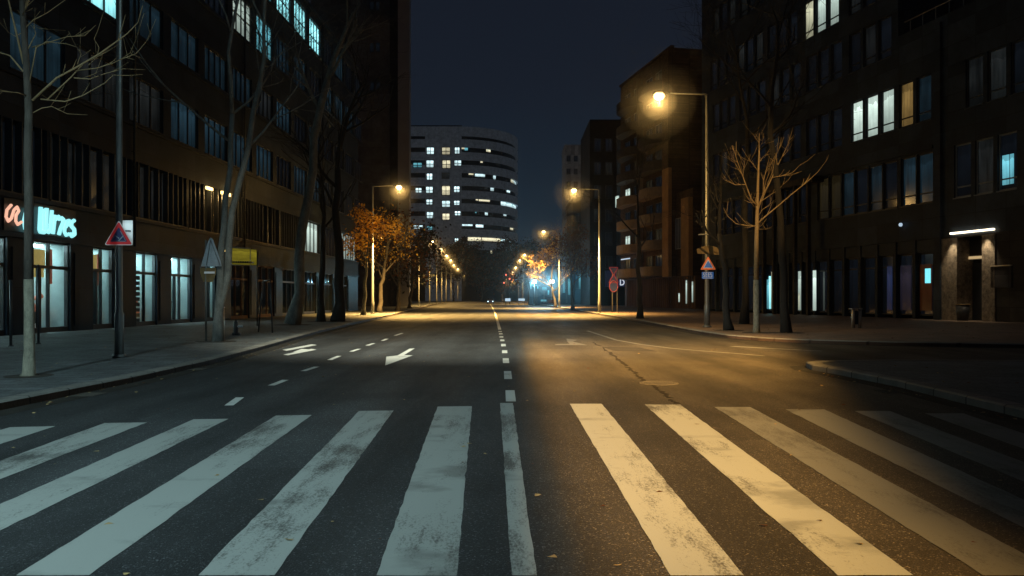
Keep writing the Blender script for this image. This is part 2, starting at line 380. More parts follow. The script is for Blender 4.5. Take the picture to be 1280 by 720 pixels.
def paint_mat(name, col, wear):
    m, nt, b = new_mat(name)
    g = N(nt, 'ShaderNodeNewGeometry')
    mp = N(nt, 'ShaderNodeMapping'); mp.inputs['Scale'].default_value = (5, .9, 1); nt.links.new(g.outputs['Position'], mp.inputs['Vector'])
    w1 = N(nt, 'ShaderNodeTexNoise', Scale=1.2, Detail=8.0, Roughness=.7); nt.links.new(mp.outputs[0], w1.inputs['Vector'])
    mpf = N(nt, 'ShaderNodeMapping'); mpf.inputs['Scale'].default_value = (1.0, .45, 1); nt.links.new(g.outputs['Position'], mpf.inputs['Vector'])
    w2 = N(nt, 'ShaderNodeTexNoise', Scale=60.0, Detail=5.0, Roughness=.8); nt.links.new(mpf.outputs[0], w2.inputs['Vector'])
    w3 = N(nt, 'ShaderNodeTexNoise', Scale=.55, Detail=5.0); nt.links.new(g.outputs['Position'], w3.inputs['Vector'])
    a = N(nt, 'ShaderNodeMath', operation='ADD'); nt.links.new(w1.outputs[0], a.inputs[0]); nt.links.new(w2.outputs[0], a.inputs[1])
    a2 = N(nt, 'ShaderNodeMath', operation='ADD'); nt.links.new(a.outputs[0], a2.inputs[0]); nt.links.new(w3.outputs[0], a2.inputs[1])
    r = ramp(nt, a2.outputs[0], [(.0, .05)]*0 or [(.30, .0), (.62, 1.0)])
    dv = N(nt, 'ShaderNodeMath', operation='MULTIPLY'); nt.links.new(a2.outputs[0], dv.inputs[0]); dv.inputs[1].default_value = 1/3
    spx = N(nt, 'ShaderNodeSeparateXYZ'); nt.links.new(g.outputs['Position'], spx.inputs[0])
    tx = N(nt, 'ShaderNodeMath', operation='MULTIPLY_ADD'); nt.links.new(w3.outputs[0], tx.inputs[0]); tx.inputs[1].default_value = .9; nt.links.new(spx.outputs['X'], tx.inputs[2])
    ts = N(nt, 'ShaderNodeMath', operation='MULTIPLY'); nt.links.new(tx.outputs[0], ts.inputs[0]); ts.inputs[1].default_value = 2*math.pi/1.65
    sn_ = N(nt, 'ShaderNodeMath', operation='SINE'); nt.links.new(ts.outputs[0], sn_.inputs[0])
    dw = N(nt, 'ShaderNodeMath', operation='MULTIPLY_ADD'); nt.links.new(sn_.outputs[0], dw.inputs[0]); dw.inputs[1].default_value = -.022; nt.links.new(dv.outputs[0], dw.inputs[2])
    r = ramp(nt, dw.outputs[0], [(wear-.055, 0.0), (wear+.02, 1.0)])
    mx = N(nt, 'ShaderNodeMixRGB'); nt.links.new(r.outputs[0], mx.inputs[0])
    mx.inputs[1].default_value = (.075,.072,.066,1); mx.inputs[2].default_value = (*col, 1)
    # tyre scuffs
    mp2 = N(nt, 'ShaderNodeMapping'); mp2.inputs['Scale'].default_value = (.55, .9, 1); nt.links.new(g.outputs['Position'], mp2.inputs['Vector'])
    sn = N(nt, 'ShaderNodeTexNoise', Scale=1.3, Detail=6.0, Roughness=.6); nt.links.new(mp2.outputs[0], sn.inputs['Vector'])
    sr = ramp(nt, sn.outputs[0], [(.33, .35), (.43, 1.0)])
    mm = N(nt, 'ShaderNodeMixRGB', blend_type='MULTIPLY'); mm.inputs[0].default_value = .6
    nt.links.new(mx.outputs[0], mm.inputs[1]); nt.links.new(sr.outputs[0], mm.inputs[2])
    nt.links.new(mm.outputs[0], b.inputs['Base Color']); b.inputs['Roughness'].default_value = .6
    bp = N(nt, 'ShaderNodeBump', Strength=.3, Distance=.006); nt.links.new(w2.outputs[0], bp.inputs['Height']); nt.links.new(bp.outputs[0], b.inputs['Normal'])
    return m
M['paint'] = paint_mat('worn road paint', (.355,.365,.34), .468)
M['paint_faded'] = paint_mat('faded road paint', (.17,.17,.16), .47)  # darker paint; right stripes carry the falloff of the warm light in colour
M['paint_ghost'] = paint_mat('nearly gone road paint', (.12,.115,.10), .46)
M['gutter'] = surf('gutter dirt', (.030,.027,.023), .9, 2.2, .6, .5, fine=70, spec=.2)
M['paint_line'] = paint_mat('lane paint', (.60,.60,.56), .36)

# ------------------------------------------------------------------ world, sky, camera
w = bpy.data.worlds.new('World'); sc.world = w; w.use_nodes = True
nt = w.node_tree; bg = nt.nodes['Background']
sky = nt.nodes.new('ShaderNodeTexSky'); sky.sky_type = 'NISHITA'; sky.sun_disc = False
sky.sun_elevation = R(-8); sky.sun_rotation = R(200)
nt.links.new(sky.outputs[0], bg.inputs[0]); bg.inputs[1].default_value = .05
HAZE = .00017
vs = nt.nodes.new('ShaderNodeVolumeScatter'); vs.inputs['Color'].default_value = (1,1,1,1)
vs.inputs['Density'].default_value = HAZE; vs.inputs['Anisotropy'].default_value = .93
nt.links.new(vs.outputs[0], nt.nodes['World Output'].inputs['Volume'])

def sky_dome():
    m, nt, b = new_mat('night sky')
    g = N(nt, 'ShaderNodeNewGeometry'); sp = N(nt, 'ShaderNodeSeparateXYZ'); nt.links.new(g.outputs['Position'], sp.inputs[0])
    mr = N(nt, 'ShaderNodeMapRange'); nt.links.new(sp.outputs['Z'], mr.inputs[0]); mr.inputs[2].default_value = 900
    nz = N(nt, 'ShaderNodeTexNoise', Scale=.002, Detail=4.0); nt.links.new(g.outputs['Position'], nz.inputs['Vector'])
    ad = N(nt, 'ShaderNodeMath', operation='MULTIPLY_ADD'); nt.links.new(nz.outputs[0], ad.inputs[0]); ad.inputs[1].default_value = .12; nt.links.new(mr.outputs[0], ad.inputs[2])
    r = ramp(nt, ad.outputs[0], [(.0, (.011,.020,.032)), (.18, (.011,.024,.040)), (.38, (.011,.016,.027)), (1.0, (.008,.009,.016))])
    e = N(nt, 'ShaderNodeEmission'); nt.links.new(r.outputs[0], e.inputs[0]); e.inputs[1].default_value = .8
    nt.links.new(e.outputs[0], nt.nodes['Material Output'].inputs['Surface'])
    m.cycles.emission_sampling = 'NONE'
    mb = MB(); Rr = 1200; n, k = 32, 8
    for i in range(n):
        for j in range(k):
            P = lambda a, e: (Rr*math.cos(a)*math.cos(e), Rr*math.sin(a)*math.cos(e), Rr*math.sin(e)-8)
            a0, a1 = 2*math.pi*i/n, 2*math.pi*(i+1)/n; e0, e1 = math.pi/2*j/k, math.pi/2*(j+1)/k
            mb.quad(P(a0,e0), P(a0,e1), P(a1,e1), P(a1,e0))
    tag(mb.build('sky', m), kind='structure')
sky_dome()

cam = bpy.data.cameras.new('camera'); co = bpy.data.objects.new('camera', cam); C.objects.link(co); sc.camera = co
co.location = (0, 0, H); co.rotation_euler = (R(90), 0, 0)
cam.sensor_width = 36; cam.lens = F/1280*36; cam.shift_y = 12/1280; cam.clip_end = 3000; cam.clip_start = .05

moon = bpy.data.lights.new('moonlight', 'SUN'); moon.energy = .002; moon.angle = R(10); moon.color = (.7,.85,1)
mo = bpy.data.objects.new('moonlight', moon); C.objects.link(mo); mo.rotation_euler = (R(40), R(10), R(200))

def point(name, parent, loc, power, col, radius=.12):
    l = bpy.data.lights.new(name, 'POINT'); l.energy = power; l.color = col; l.shadow_soft_size = radius
    o = bpy.data.objects.new(name, l); C.objects.link(o); o.location = loc; o.parent = parent; return o
def spot(name, parent, loc, target, power, col, ang, blend, radius=.1):
    l = bpy.data.lights.new(name, 'SPOT'); l.energy = power; l.color = col; l.shadow_soft_size = radius
    l.spot_size = R(ang*2); l.spot_blend = blend
    o = bpy.data.objects.new(name, l); C.objects.link(o); o.parent = parent; o.location = loc
    o.rotation_euler = (Vector(target)-Vector(loc)).to_track_quat('-Z', 'Y').to_euler(); return o

# ------------------------------------------------------------------ ground, road, pavements
mb = MB(); mb.poly([(-900,-200,-.12),(900,-200,-.12),(900,1150,-.12),(-900,1150,-.12)])
tag(mb.build('ground', M['earth']), kind='structure')

left_kerb = [(-7.3,-40),(-7.25,0),(-7.25,11.4),(-7.12,15),(-7.2,19),(-7.6,24),(-8.15,30),(-8.8,37.2),(-9.4,47),(-10.0,58),(-10.7,71),(-12.6,100),(-14.3,130),(-17.6,178),(-21,240),(-25,320)]
right_kerb = [(60,24.2),(30,24.6),(16.3,25.4),(13,26.5),(11.2,27.4),(9.9,28.4),(9.1,29.6),(8.5,31.6),(8.3,35),(8.3,41),(8.4,52.5),(8.3,70),(7.9,95),(7.4,123),(6.6,150),(5.2,190),(3.6,240),(1,320)]
near_kerb = [(6.9,-40),(6.9,0),(6.75,10.5),(6.9,14.3),(6.75,16.6),(6.6,17.6),(6.75,18.35),(7.3,18.8),(9,19.0),(20,18.6),(60,18.2)]
tag(empty('road', (0,0,0)), kind='structure')
road_root = bpy.data.objects['road']
mb = MB(); mb.poly([(-60,-60,0),(80,-60,0),(80,340,0),(-60,340,0)])
mb.build('asphalt', M['road'], road_root)

def strip(mb, line, w, z, m=0, side=1):
    """band of width w to one side of a line"""
    pts = [Vector((p[0],p[1],0)) for p in line]; off = []
    for i, p in enumerate(pts):
        t = (pts[min(i+1,len(pts)-1)] - pts[max(i-1,0)]).normalized()
        off.append(p + Vector((-t.y, t.x, 0))*w*side)
    return pts, off
def pavement(name, line, far, side, mat, kerb_mat, kmat_face):
    """raised pavement: kerb stones along the line, paving behind them"""
    root = empty(name, (0,0,0)); tag(root, kind='structure')
    mb = MB(); a, o = strip(mb, line, .28, 0, 0, side); ch = strip(mb, line, .03, 0, 0, side)[1]
    for i in range(len(a)-1):
        q = lambda v, z: Vector((v.x, v.y, z))
        mb.quad(q(a[i],-.05), q(a[i+1],-.05), q(a[i+1],.105), q(a[i],.105), 1)
        mb.quad(q(a[i],.105), q(a[i+1],.105), q(ch[i+1],.13), q(ch[i],.13), 0)
        mb.quad(q(ch[i],.13), q(ch[i+1],.13), q(o[i+1],.13), q(o[i],.13), 0)
        mb.quad(q(o[i],.13), q(o[i+1],.13), q(o[i+1],.0), q(o[i],.0), 0)
    mb.build('kerb', [kerb_mat, kmat_face], root)
    mb = MB(); mb.prism([(p.x,p.y) for p in o] + far, -.05, .12)
    mb.build('paving', mat, root); return root
pavement('left_pavement', left_kerb, [(-90,320),(-90,-40)], 1, M['pav_left'], M['kerb'], M['kerb_face'])
pavement('right_pavement', right_kerb, [(90,320),(90,24)], -1, M['pav_right'], M['kerb'], M['kerb_face'])
pavement('near_right_pavement', near_kerb, [(60,-40)], -1, M['pav_near'], M['kerb'], M['kerb'])

# --- road markings, all parts of the road
_rj = random.Random(77)
def ragged(pts, step=.16, amp=.0035):
    out = []
    for i in range(len(pts)):
        a, b_ = Vector(pts[i]), Vector(pts[(i+1)%len(pts)]); n = max(1, int((b_-a).length/step)); t = (b_-a).normalized(); q = Vector((-t.y,t.x,0))
        for k in range(n):
            out.append(a+(b_-a)*(k/n)+q*(_rj.gauss(0,amp)))
    return out
def mark(name, pts, mat, z=.004):
    mb = MB(); c = Vector((0,0,0))
    if name == 'zebra_stripe': pts = ragged(pts)
    ps = [Vector((p[0], p[1], z)) for p in pts]
    nr = sum(((ps[i].x*ps[(i+1)%len(ps)].y - ps[(i+1)%len(ps)].x*ps[i].y) for i in range(len(ps))))
    if nr < 0: ps.reverse()
    mb.poly(ps); return mb.build(name, mat, road_root)
def gmark(name, px, mat, z=.004): return mark(name, [G(*p) for p in px], mat, z)
# zebra stripes (about half a metre wide, one metre apart, running beneath the camera)
stripes = [ # far-left, far-right (px at far end), then direction at near end px
 ((-105,542),(-52,540),(-820,720),(-715,720),'paint_faded'),
 ((12,534.5),(69,533),(-600,720),(-502,720),'paint'),
 ((131,529),(184,528.4),(-398,720),(-313,720),'paint'),
 ((242,524.4),(286,523.8),(-203,720),(-115,720),'paint'),
 ((345,519.6),(390,519),(19,720),(111,720),'paint'),
 ((449,514),(492,513.4),(247,720),(343,720),'paint'),
 ((547,508.5),(590,508),(470,720),(571,720),'paint'),
 ((625,504),(641,504),(640,720),(671,720),'paint'),
 ((712,505),(752,505),(838,720),(930,720),'paint'),
 ((806,506),(850,506),(1048,720),(1142,720),'paint'),
 ((893,509),(938,509),(1230,720),(1330,720),'paint_faded'),
 ((982,512),(1030,512),(1400,720),(1490,720),'paint_faded'),
 ((1068,514),(1112,514),(1560,720),(1650,720),'paint_faded'),
 ((1156,517),(1204,517),(1720,720),(1810,720),'paint_faded')]
for a, b_, c, d, mt in stripes:
    A, B, Cc, D = G(*a), G(*b_), G(*c), G(*d)
    gmark('zebra_stripe', [], M[mt]) if False else mark('zebra_stripe', [A, B, D, Cc], M[mt])
def dash(x0, y0, x1, y1, wd, mat='paint_line'):
    a, b_ = G(x0,y0), G(x1,y1); t = (b_-a).normalized(); n = Vector((-t.y,t.x,0))*wd/2
    mark('lane_dash', [a-n, b_-n, b_+n, a+n], M[mat])
for (x0,y0,x1,y1) in ((286,507,300,497),(339,482,357,475),(379,464,396,458.5),(412,450,424,445),(439,439.5,449,436.2),(459,432,467,429.3),(478,426,484,423.5),(494,419.5,503,416.5)):
    a, b_ = G(x0,y0), G(x1,y1)
    dash(x0, y0, x1, y1, .13)
for (x, y0, y1) in ((638.6,502,488),(635.2,474,464),(632.6,454,448),(631,441.5,438),(629.5,433,430),(628,426.5,424.5),(626.8,422,420.5),(626,418,416.8),(625.2,415,414)):
    dash(x, y0, x-1.0*(y0-y1)/12, y1, .155)
a = [G(p[0],p[1]) for p in ((624.6,412),(622,402),(619,392),(616,385),(613,380.5))]
mb = MB()
for i in range(len(a)-1):
    n = Vector((.08,0,.004)); k = Vector((-.08,0,.004)); mb.quad(a[i]+k, a[i]+n, a[i+1]+n, a[i+1]+k)
mb.build('centre_line', M['paint_line'], road_root)
def poly_line(name, pts, w0, w1, mat):
    mb = MB(); P = [G(*p) for p in pts]
    for i in range(len(P)-1):
        t = (P[i+1]-P[i]).normalized(); n = Vector((-t.y,t.x,0)); a0 = w0+(w1-w0)*i/(len(P)-1); a1 = w0+(w1-w0)*(i+1)/(len(P)-1); up = Vector((0,0,.004))
        q = [P[i]-n*a0/2+up, P[i+1]-n*a1/2+up, P[i+1]+n*a1/2+up, P[i]+n*a0/2+up]
        mb.quad(*q)
    mb.build(name, mat, road_root)
poly_line('edge_line', [(734,413.5),(748,418),(770,425),(800,430.5),(840,435.5),(880,439),(915,441.5),(955,445)], .16, .10, M['paint_faded'])
poly_line('turn_line', [(915,433),(960,435.5),(1028,439)], .35, .2, M['paint_faded'])
# turn arrows: head pointing at the camera, forked tail
gmark('lane_arrow', [(481.5,457),(483,446),(497,444.5),(512,436),(518.5,435.5),(505,444),(516,444.3)], M['paint_line'])
mb = MB()
for pts, z in (([(353,437.4),(358,438.7),(396,431.4),(390,430.4)], .004), ([(354,443.4),(360,444.2),(396,437.2),(389,436.2)], .004), ([(366,440.4),(377,441.0),(389,437.2),(377,436.2)], .0052)):
    q = [G(*p)+Vector((0,0,z)) for p in pts]
    mb.quad(*(q if ((q[1]-q[0]).cross(q[3]-q[0])).z > 0 else q[::-1]))
mb.build('lane_arrow', M['paint_line'], road_root)
gmark('lane_arrow', [(694,431.5),(734,431.5),(716,427),(722,425),(708,423.5),(709,427),(712,429.8),(694,430.2)], M['paint_ghost'])
for line, sd in ((left_kerb, -1), (right_kerb, 1), (near_kerb, 1)):
    a_, o_ = strip(None, line, .38, 0, 0, sd); mb = MB()
    for i in range(len(a_)-1):
        u3 = Vector((0,0,.0025)); q = [a_[i]+u3, a_[i+1]+u3, o_[i+1]+u3, o_[i]+u3]
        if sd < 0: q.reverse()
        if sd > 0: q = q[::-1]; q = q[::-1]
        mb.quad(*(q if ((q[1]-q[0]).cross(q[3]-q[0])).z > 0 else q[::-1]))
    mb.build('gutter', M['gutter'], road_root)
for x, y in ((-6.98,13.2),(-7.05,17.9),(-8.3,34.0),(6.45,13.6),(8.15,38.6)):
    mb = MB()
    mb.box((x-.2,y-.24,-.01),(x-.16,y+.24,.007)); mb.box((x+.16,y-.24,-.01),(x+.2,y+.24,.007)); mb.box((x-.16,y-.24,-.01),(x+.16,y-.2,.0065)); mb.box((x-.16,y+.2,-.01),(x+.16,y+.24,.0065))
    for k in range(7): mb.box((x-.16,y-.17+k*.055,-.01),(x+.16,y-.145+k*.055,.006))
    mb.build('drain_grate', M['iron'], road_root)
# tar seams and patches
rnd = random.Random(4)
mb = MB(); pts = [(742,428),(757,437),(768,446),(780,456),(789,462),(797,470),(806,476),(816,481),(824,488),(838,498),(846,506)]
P = []
for i in range(len(pts)-1):
    for k in range(6):
        f = k/6; P.append(G(pts[i][0]*(1-f)+pts[i+1][0]*f+rnd.uniform(-2.4,2.4), pts[i][1]*(1-f)+pts[i+1][1]*f+rnd.uniform(-.3,.3)))
for i in range(len(P)-1):
    n = Vector((1,.3,0)).normalized()*rnd.uniform(.012,.07); up = Vector((0,0,.003)); m_ = Vector((1,.3,0)).normalized()*rnd.uniform(.012,.07)
    if i % 17 != 3: mb.quad(P[i]-n+up, P[i]+n+up, P[i+1]+m_+up, P[i+1]-m_+up)
mb.build('tar_seam', M['tar'], road_root)
gmark('asphalt_patch', [(752,433.5),(800,434.5),(822,439.5),(768,438.8)], M['patch'], .003)
c = G(823,479); mb = MB()
mb.prism([(c.x+.28*math.cos(2*math.pi*i/28), c.y+.28*math.sin(2*math.pi*i/28)) for i in range(28)], -.02, .008)
for i in range(28):
    a0 = 2*math.pi*i/28
    mb.box((c.x+.33*math.cos(a0)-.03, c.y+.33*math.sin(a0)-.03, -.01), (c.x+.33*math.cos(a0)+.03, c.y+.33*math.sin(a0)+.03, .011))
mb.build('manhole_cover', M['iron'], road_root)

# fallen leaves and litter on road and pavements
def litter():
    r = random.Random(11); mb = MB()
    def leaf(x, y, z, s):
        a = r.uniform(0, 6.28); e = r.uniform(.5, 1); t = r.uniform(0,.4)*s; mi = r.choice((0,0,1))
        p = []
        for k, rr in ((0,1),(1,.55),(2,.9),(3,.6),(4,1),(5,.45)):
            an = a+k*1.047; p.append((x+s*rr*math.cos(an), y+s*rr*e*math.sin(an), z+t*(1 if k < 3 else .2)))
        mb.poly(p, mi)
    for i in range(170): leaf(r.uniform(-6.8, 6.3), 4.6+r.random()**1.4*26, .006, r.uniform(.015,.042))
    for i in range(200):
        y = 5+r.random()**1.5*40; leaf(-7.24-r.gauss(0,.12)+.1+(0 if y < 22 else -(y-22)*.075), y, .008, r.uniform(.02,.045))
    for i in range(160): leaf(r.uniform(-17,-7.8), 9+r.random()*30, .125, r.uniform(.02,.055))
    for i in range(260): leaf(r.uniform(9,26), 28.5+r.random()*22, .125, r.uniform(.03,.07))
    for i in range(60): leaf(r.uniform(7.4,14), 9+r.random()*9, .125, r.uniform(.02,.05))
    for i in range(40): leaf(6.65-abs(r.gauss(0,.15)), 8+r.random()*10, .008, r.uniform(.02,.05))
    tag(mb.build('fallen_leaves', [M['leaf_litter'], M['leaf_rust']]), 'small yellow and brown leaves scattered on road and pavements', 'leaves', kind='stuff')
litter()

# ------------------------------------------------------------------ windows
def window(W, parent, u0, u1, z0, z1, pane, frame='frame', panes=1, depth=-.22, transom=None, name='window', bar=.07, sill=True):
    """frame mesh set in an opening, pane behind it"""
    mb = MB(); w0, w1 = depth, depth+.12
    W.box(mb, u0, u0+bar, w0, w1, z0, z1); W.box(mb, u1-bar, u1, w0, w1, z0, z1)
    W.box(mb, u0+bar, u1-bar, w0, w1-.004, z1-bar, z1); W.box(mb, u0+bar, u1-bar, w0, w1-.004, z0, z0+bar)
    for k in range(1, panes):
        u = u0+(u1-u0)*k/panes; W.box(mb, u-bar*.5, u+bar*.5, w0, w1-.008, z0+bar, z1-bar)
    if transom:
        zt = z0+(z1-z0)*transom; W.box(mb, u0+bar, u1-bar, w0, w1-.012, zt-bar*.5, zt+bar*.5)
    if sill: W.box(mb, u0-.05, u1+.05, w0+.02, .06, z0-.06, z0-.003)
    fr = mb.build(name, M[frame], parent)
    pb = MB(); p = W.pt; q = [p(u0+.02,w0+.03,z0+.02), p(u1-.02,w0+.03,z0+.02), p(u1-.02,w0+.03,z1-.02), p(u0+.02,w0+.03,z1-.02)]
    if W.d.cross(W.n).z > 0: q.reverse()
    pb.quad(*q); o = pb.build('pane', M[pane], fr)
    return fr

# ------------------------------------------------------------------ the office block on the left
LW = Wall((-19.6, 32), (.03, 1), 1)
YL = lambda Y: (Y-32)/LW.d.y
def office_left():
    root = empty('office_building', LW.pt(YL(60), 0, .12), 'long dark brown office block with lit shops along its ground floor', 'building')
    W = LW; r = random.Random(3)
    Y0, Y1 = 18.0, 92.5; u0, u1 = YL(Y0), YL(Y1)
    rows = [(5.75,8.6),(10.6,13.0),(15.2,17.4),(19.9,22.6),(24.2,27.2)]
    mb = MB()
    W.box(mb, u0, u1, -14, -3.2, 0, 27.6)                               # core
    W.box(mb, u0, u1, -3.2, -.5, 5.2, 27.6)
    zb = 4.05
    edges = [zb] + [z for rr in rows for z in rr] + [27.9]
    for i in range(0, len(edges), 2):
        W.box(mb, u0, u1, -.5, 0, edges[i], edges[i+1])
    W.box(mb, u0-.1, u1+.1, -14.2, .12, 27.9, 28.25)                    # parapet
    for z in (5.68, 10.5, 15.1, 19.8, 24.4): W.box(mb, u0, u1, 0, .10, z-.16, z)   # string courses
    W.box(mb, u0, u1, 0, .14, 3.98, 4.16)
    pitch, ww = 4.6, 3.65
    bays = [45.1+pitch*k for k in range(-6, 11)]
    for ri, (z0, z1) in enumerate(rows[1:]):
        for y in bays:
            W.box(mb, YL(y-(pitch-ww))+.003, YL(y)-.003, -.5, -.012, z0, z1)
    mb.build('wall', M['facade_brown'], root)
    lit = {}
    for k in range(-6, 11): lit[(1,k)] = r.choice(['p_blue','p_grey','p_glass']); lit[(2,k)] = r.choice(['p_blue','p_glass','p_grey']); lit[(3,k)] = r.choice(['p_glass','p_grey','p_blue']); lit[(4,k)] = 'p_glass'
    lit.update({(2,-2):'p_teal',(2,-1):'p_blue',(2,0):'p_blue',(2,1):'p_blue',(2,-3):'p_blue',(1,-1):'p_grey',(1,0):'p_blue',(1,1):'p_blue',(3,1):'p_glass',(3,2):'p_white',(3,3):'p_cyan',(4,3):'p_cyan',(4,4):'p_teal',(4,5):'p_teal',(4,6):'p_teal',(4,7):'p_glass',(4,8):'p_blue',(3,0):'p_glass',(2,5):'p_glass',(2,6):'p_blue'})
    lit[(4,2)] = 'p_teal'
    for ri in range(1, 5):
        z0, z1 = rows[ri]
        for k in range(-6, 11):
            y = 45.1+pitch*k
            window(W, root, YL(y), YL(y+ww), z0, z1, lit[(ri,k)], panes=4 if k > 0 else 3, transom=.5 if lit[(ri,k)] in ('p_white','p_teal','p_cyan') else None)
    # one bright pane of blinds in the second storey
    # first floor: glazed gallery behind bronze fins
    z0, z1 = rows[0]
    y = Y0
    segs = [(18,26.5,'p_glass'),(26.5,33.6,'p_glass'),(33.9,40.6,'p_grey'),(40.9,47.0,'p_grey'),(47.3,56,'p_brown'),(56.3,64,'p_brown'),(64.3,70,'p_glass'),(70.3,76.5,'p_white'),(77,83,'p_glass'),(83.3,92.4,'p_white')]
    for a, b_, pm in segs:
        window(W, root, YL(a), YL(b_), z0, z1, pm, panes=max(3, int((b_-a)/1.1)), bar=.09, depth=-.42, name='gallery_window')
    fm = MB(); y = 26.0
    while y < 70:
        W.box(fm, YL(y), YL(y)+.07, -.24, .05, z0, z1); y += .62 if r.random() < .8 else 1.1
    fm.build('fin_screen', M['fin'], root)
    for yy in (33.6, 40.6, 47.0, 56, 64, 70, 76.6, 83):
        pm = MB(); W.box(pm, YL(yy), YL(yy)+.32, -.5, .03, z0, z1); pm.build('gallery_pier', M['facade_char'], root)
    sm = MB(); W.box(sm, YL(52.2), YL(53.6), -.02, .12, 8.36, 8.56); W.box(sm, YL(49.8), YL(50.7), -.02, .10, 8.36, 8.54)
    st = sm.build('strip_light', M['strip_amber'], root)
    b0 = base_of(root)
    for yy, pw in ((52.9, 70), (50.2, 25)):
        point('strip_lamp', root, W.pt(YL(yy), .45, 8.2)-b0, pw, (1,.62,.22), .15)
    # ground floor piers
    openings = [(24.2,27.6),(28.7,31.15),(32.7,35.4),(37.2,39.1),(41.2,43.5),(45.2,47.9),(49.9,51.6),(54,57.5),(59,63),(65,69),(71,75),(77,81),(83.5,87.5)]
    prev = Y0
    for a, b_ in openings + [(Y1, Y1)]:
        gp = MB(); W.box(gp, YL(prev), YL(a), -3.2, -.03, 0, 4.05)
        if a - prev > 1.0:
            W.box(gp, YL(prev)+.25, YL(a)-.25, -.03, .02, .35, 3.6)
        prev = b_
        gp.build('shopfront_pier', M['pier_dark'], root)
    # shops
    for i, (a, b_) in enumerate(openings):
        ua, ub = YL(a), YL(b_)
        lit_shop = i < 7
        im = MB()
        W.box(im, ua, ub, -3.19, -3.05, .1, 4.04, 0)                     # back wall
        W.box(im, ua, ub, -3.05, -.3, .08, .16, 1)                        # floor
        W.box(im, ua, ub, -3.05, -.3, 3.9, 4.04, 0)                       # ceiling
        W.box(im, ua, ua+.05, -3.05, -.3, .16, 3.9, 0); W.box(im, ub-.05, ub, -3.05, -.3, .16, 3.9, 0)
        ii = im.build('shop_interior', [M['shop_wall'] if lit_shop else M['shelf'], M['shop_floor']], root)
        if lit_shop:
            cm = MB()
            W.box(cm, ua+.3, ub-.3, -1.3, -1.1, 3.82, 3.88); W.box(cm, ua+.3, ub-.3, -2.4, -2.2, 3.82, 3.88)
            cm.build('ceiling_light', M['ceiling_strip'], ii)
            pm = MB(); rr = random.Random(i*7+1)
            if i in (1, 2, 3):
                W.box(pm, ua+.15, ua+.15+(ub-ua)*.55, -.55, -.52, 2.85, 3.65, 0)
                W.box(pm, ua+(ub-ua)*.68, ua+(ub-ua)*.82, -.6, -.56, 2.2, 3.7, 1)
                W.box(pm, ua+(ub-ua)*.35, ua+(ub-ua)*.6, -.6, -.56, 1.5+rr.random(), 2.9, 0)
            W.box(pm, ua+.1, ua+(ub-ua)*rr.uniform(.35,.7), -2.2, -1.7, .16, rr.uniform(1.0,1.7), 2)
            if i == 4:
                for k in range(10): W.box(pm, ua+.06, ua+(ub-ua)*.5, -.5, -.42, .3+.28*k, .5+.28*k, 2)
            if i == 2:
                for k in range(8): W.box(pm, ua+.06, ua+(ub-ua)*.25, -.7, -.4, .3+.22*k, .42+.22*k, 2)
            for k in range(4):                                           # garments and figures near the glass
                x = ua+.3+(ub-ua-.6)*(k+rr.random()*.7)/4; wd_ = rr.uniform(.16,.3); hh_ = rr.uniform(1.3,1.75)
                p_ = [W.pt(x, -.8-rr.random()*.8, z_) for z_ in (.16,.8,1.1,hh_-.3,hh_-.22,hh_)]
                if rr.random() < .6: pm.tube(p_, [.05,.16,wd_*.7,wd_*.8,.07,.10], 8, rr.choice((1,2,2)))
            for k in range(3):
                z_ = .9+.6*k; W.box(pm, ua+(ub-ua)*.45, ub-.15, -2.9, -2.5, z_, z_+.05, 2)
                for q in range(7):
                    x = ua+(ub-ua)*.47+(ub-ua)*.45*q/7; W.box(pm, x, x+rr.uniform(.08,.2), -2.8, -2.55, z_+.05, z_+rr.uniform(.18,.42), rr.choice((0,1,2,3)))
            for k in range(9):
                x = ua+.2+(ub-ua-.5)*rr.random(); h_ = rr.uniform(.25,.9); z_ = rr.choice((.16,.16,.9,1.6)); d_ = -rr.uniform(.7,2.6)
                W.box(pm, x, x+rr.uniform(.12,.4), d_-.2, d_, z_, z_+h_, rr.choice((0,1,2,2,2,3)))
            x = ua+(ub-ua)*rr.uniform(.2,.7); W.box(pm, x, x+.5, -2.98, -2.9, 1.0, 3.3, 2); W.box(pm, x-.7, x-.15, -3.0, -2.96, 1.9, 2.9, 3)
            pm.build('display', [M['yellow_poster'], M['red_poster'], M['shelf'], M['white_paint']], ii)
        else:
            lm = MB()
            for k in range(rnd.choice((2,3,4))):
                uu = ua+.3+(ub-ua-.6)*rnd.random(); zz = rnd.uniform(.9, 3.2)
                W.box(lm, uu, uu+.09, -2.2, -2.1, zz, zz+rnd.choice((.12,.12,.5)))
            for k in range(2):
                uu = ua+.3+(ub-ua-.6)*rnd.random()
                W.box(lm, uu, uu+.16, -2.9, -2.8, 1.2, 3.2)
            lm.build('interior_light', M['p_cyan'] if i % 2 else M['white_panel'], ii)
        # frame and glass
        fm = MB(); b2 = .06
        W.box(fm, ua, ua+b2, -.3, -.14, .12, 4.02); W.box(fm, ub-b2, ub, -.3, -.14, .12, 4.02)
        W.box(fm, ua+b2, ub-b2, -.3, -.144, 3.9, 4.02); W.box(fm, ua+b2, ub-b2, -.3, -.144, .12, .34)
        W.box(fm, ua+b2, ub-b2, -.3, -.15, 2.82, 2.96)
        n = 2 if ub-ua < 3 else 3
        for k in range(1, n): W.box(fm, ua+(ub-ua)*k/n-.03, ua+(ub-ua)*k/n+.03, -.3, -.148, .34, 3.9)
        if i in (2, 3, 5): W.box(fm, ua+(ub-ua)*.24, ua+(ub-ua)*.24+.11, -.3, -.13, .34, 2.82)
        fr = fm.build('shop_window', M['frame'] if lit_shop else M['timber'] if i in (7,8) else M['frame'], root)
        gm = MB(); p = W.pt
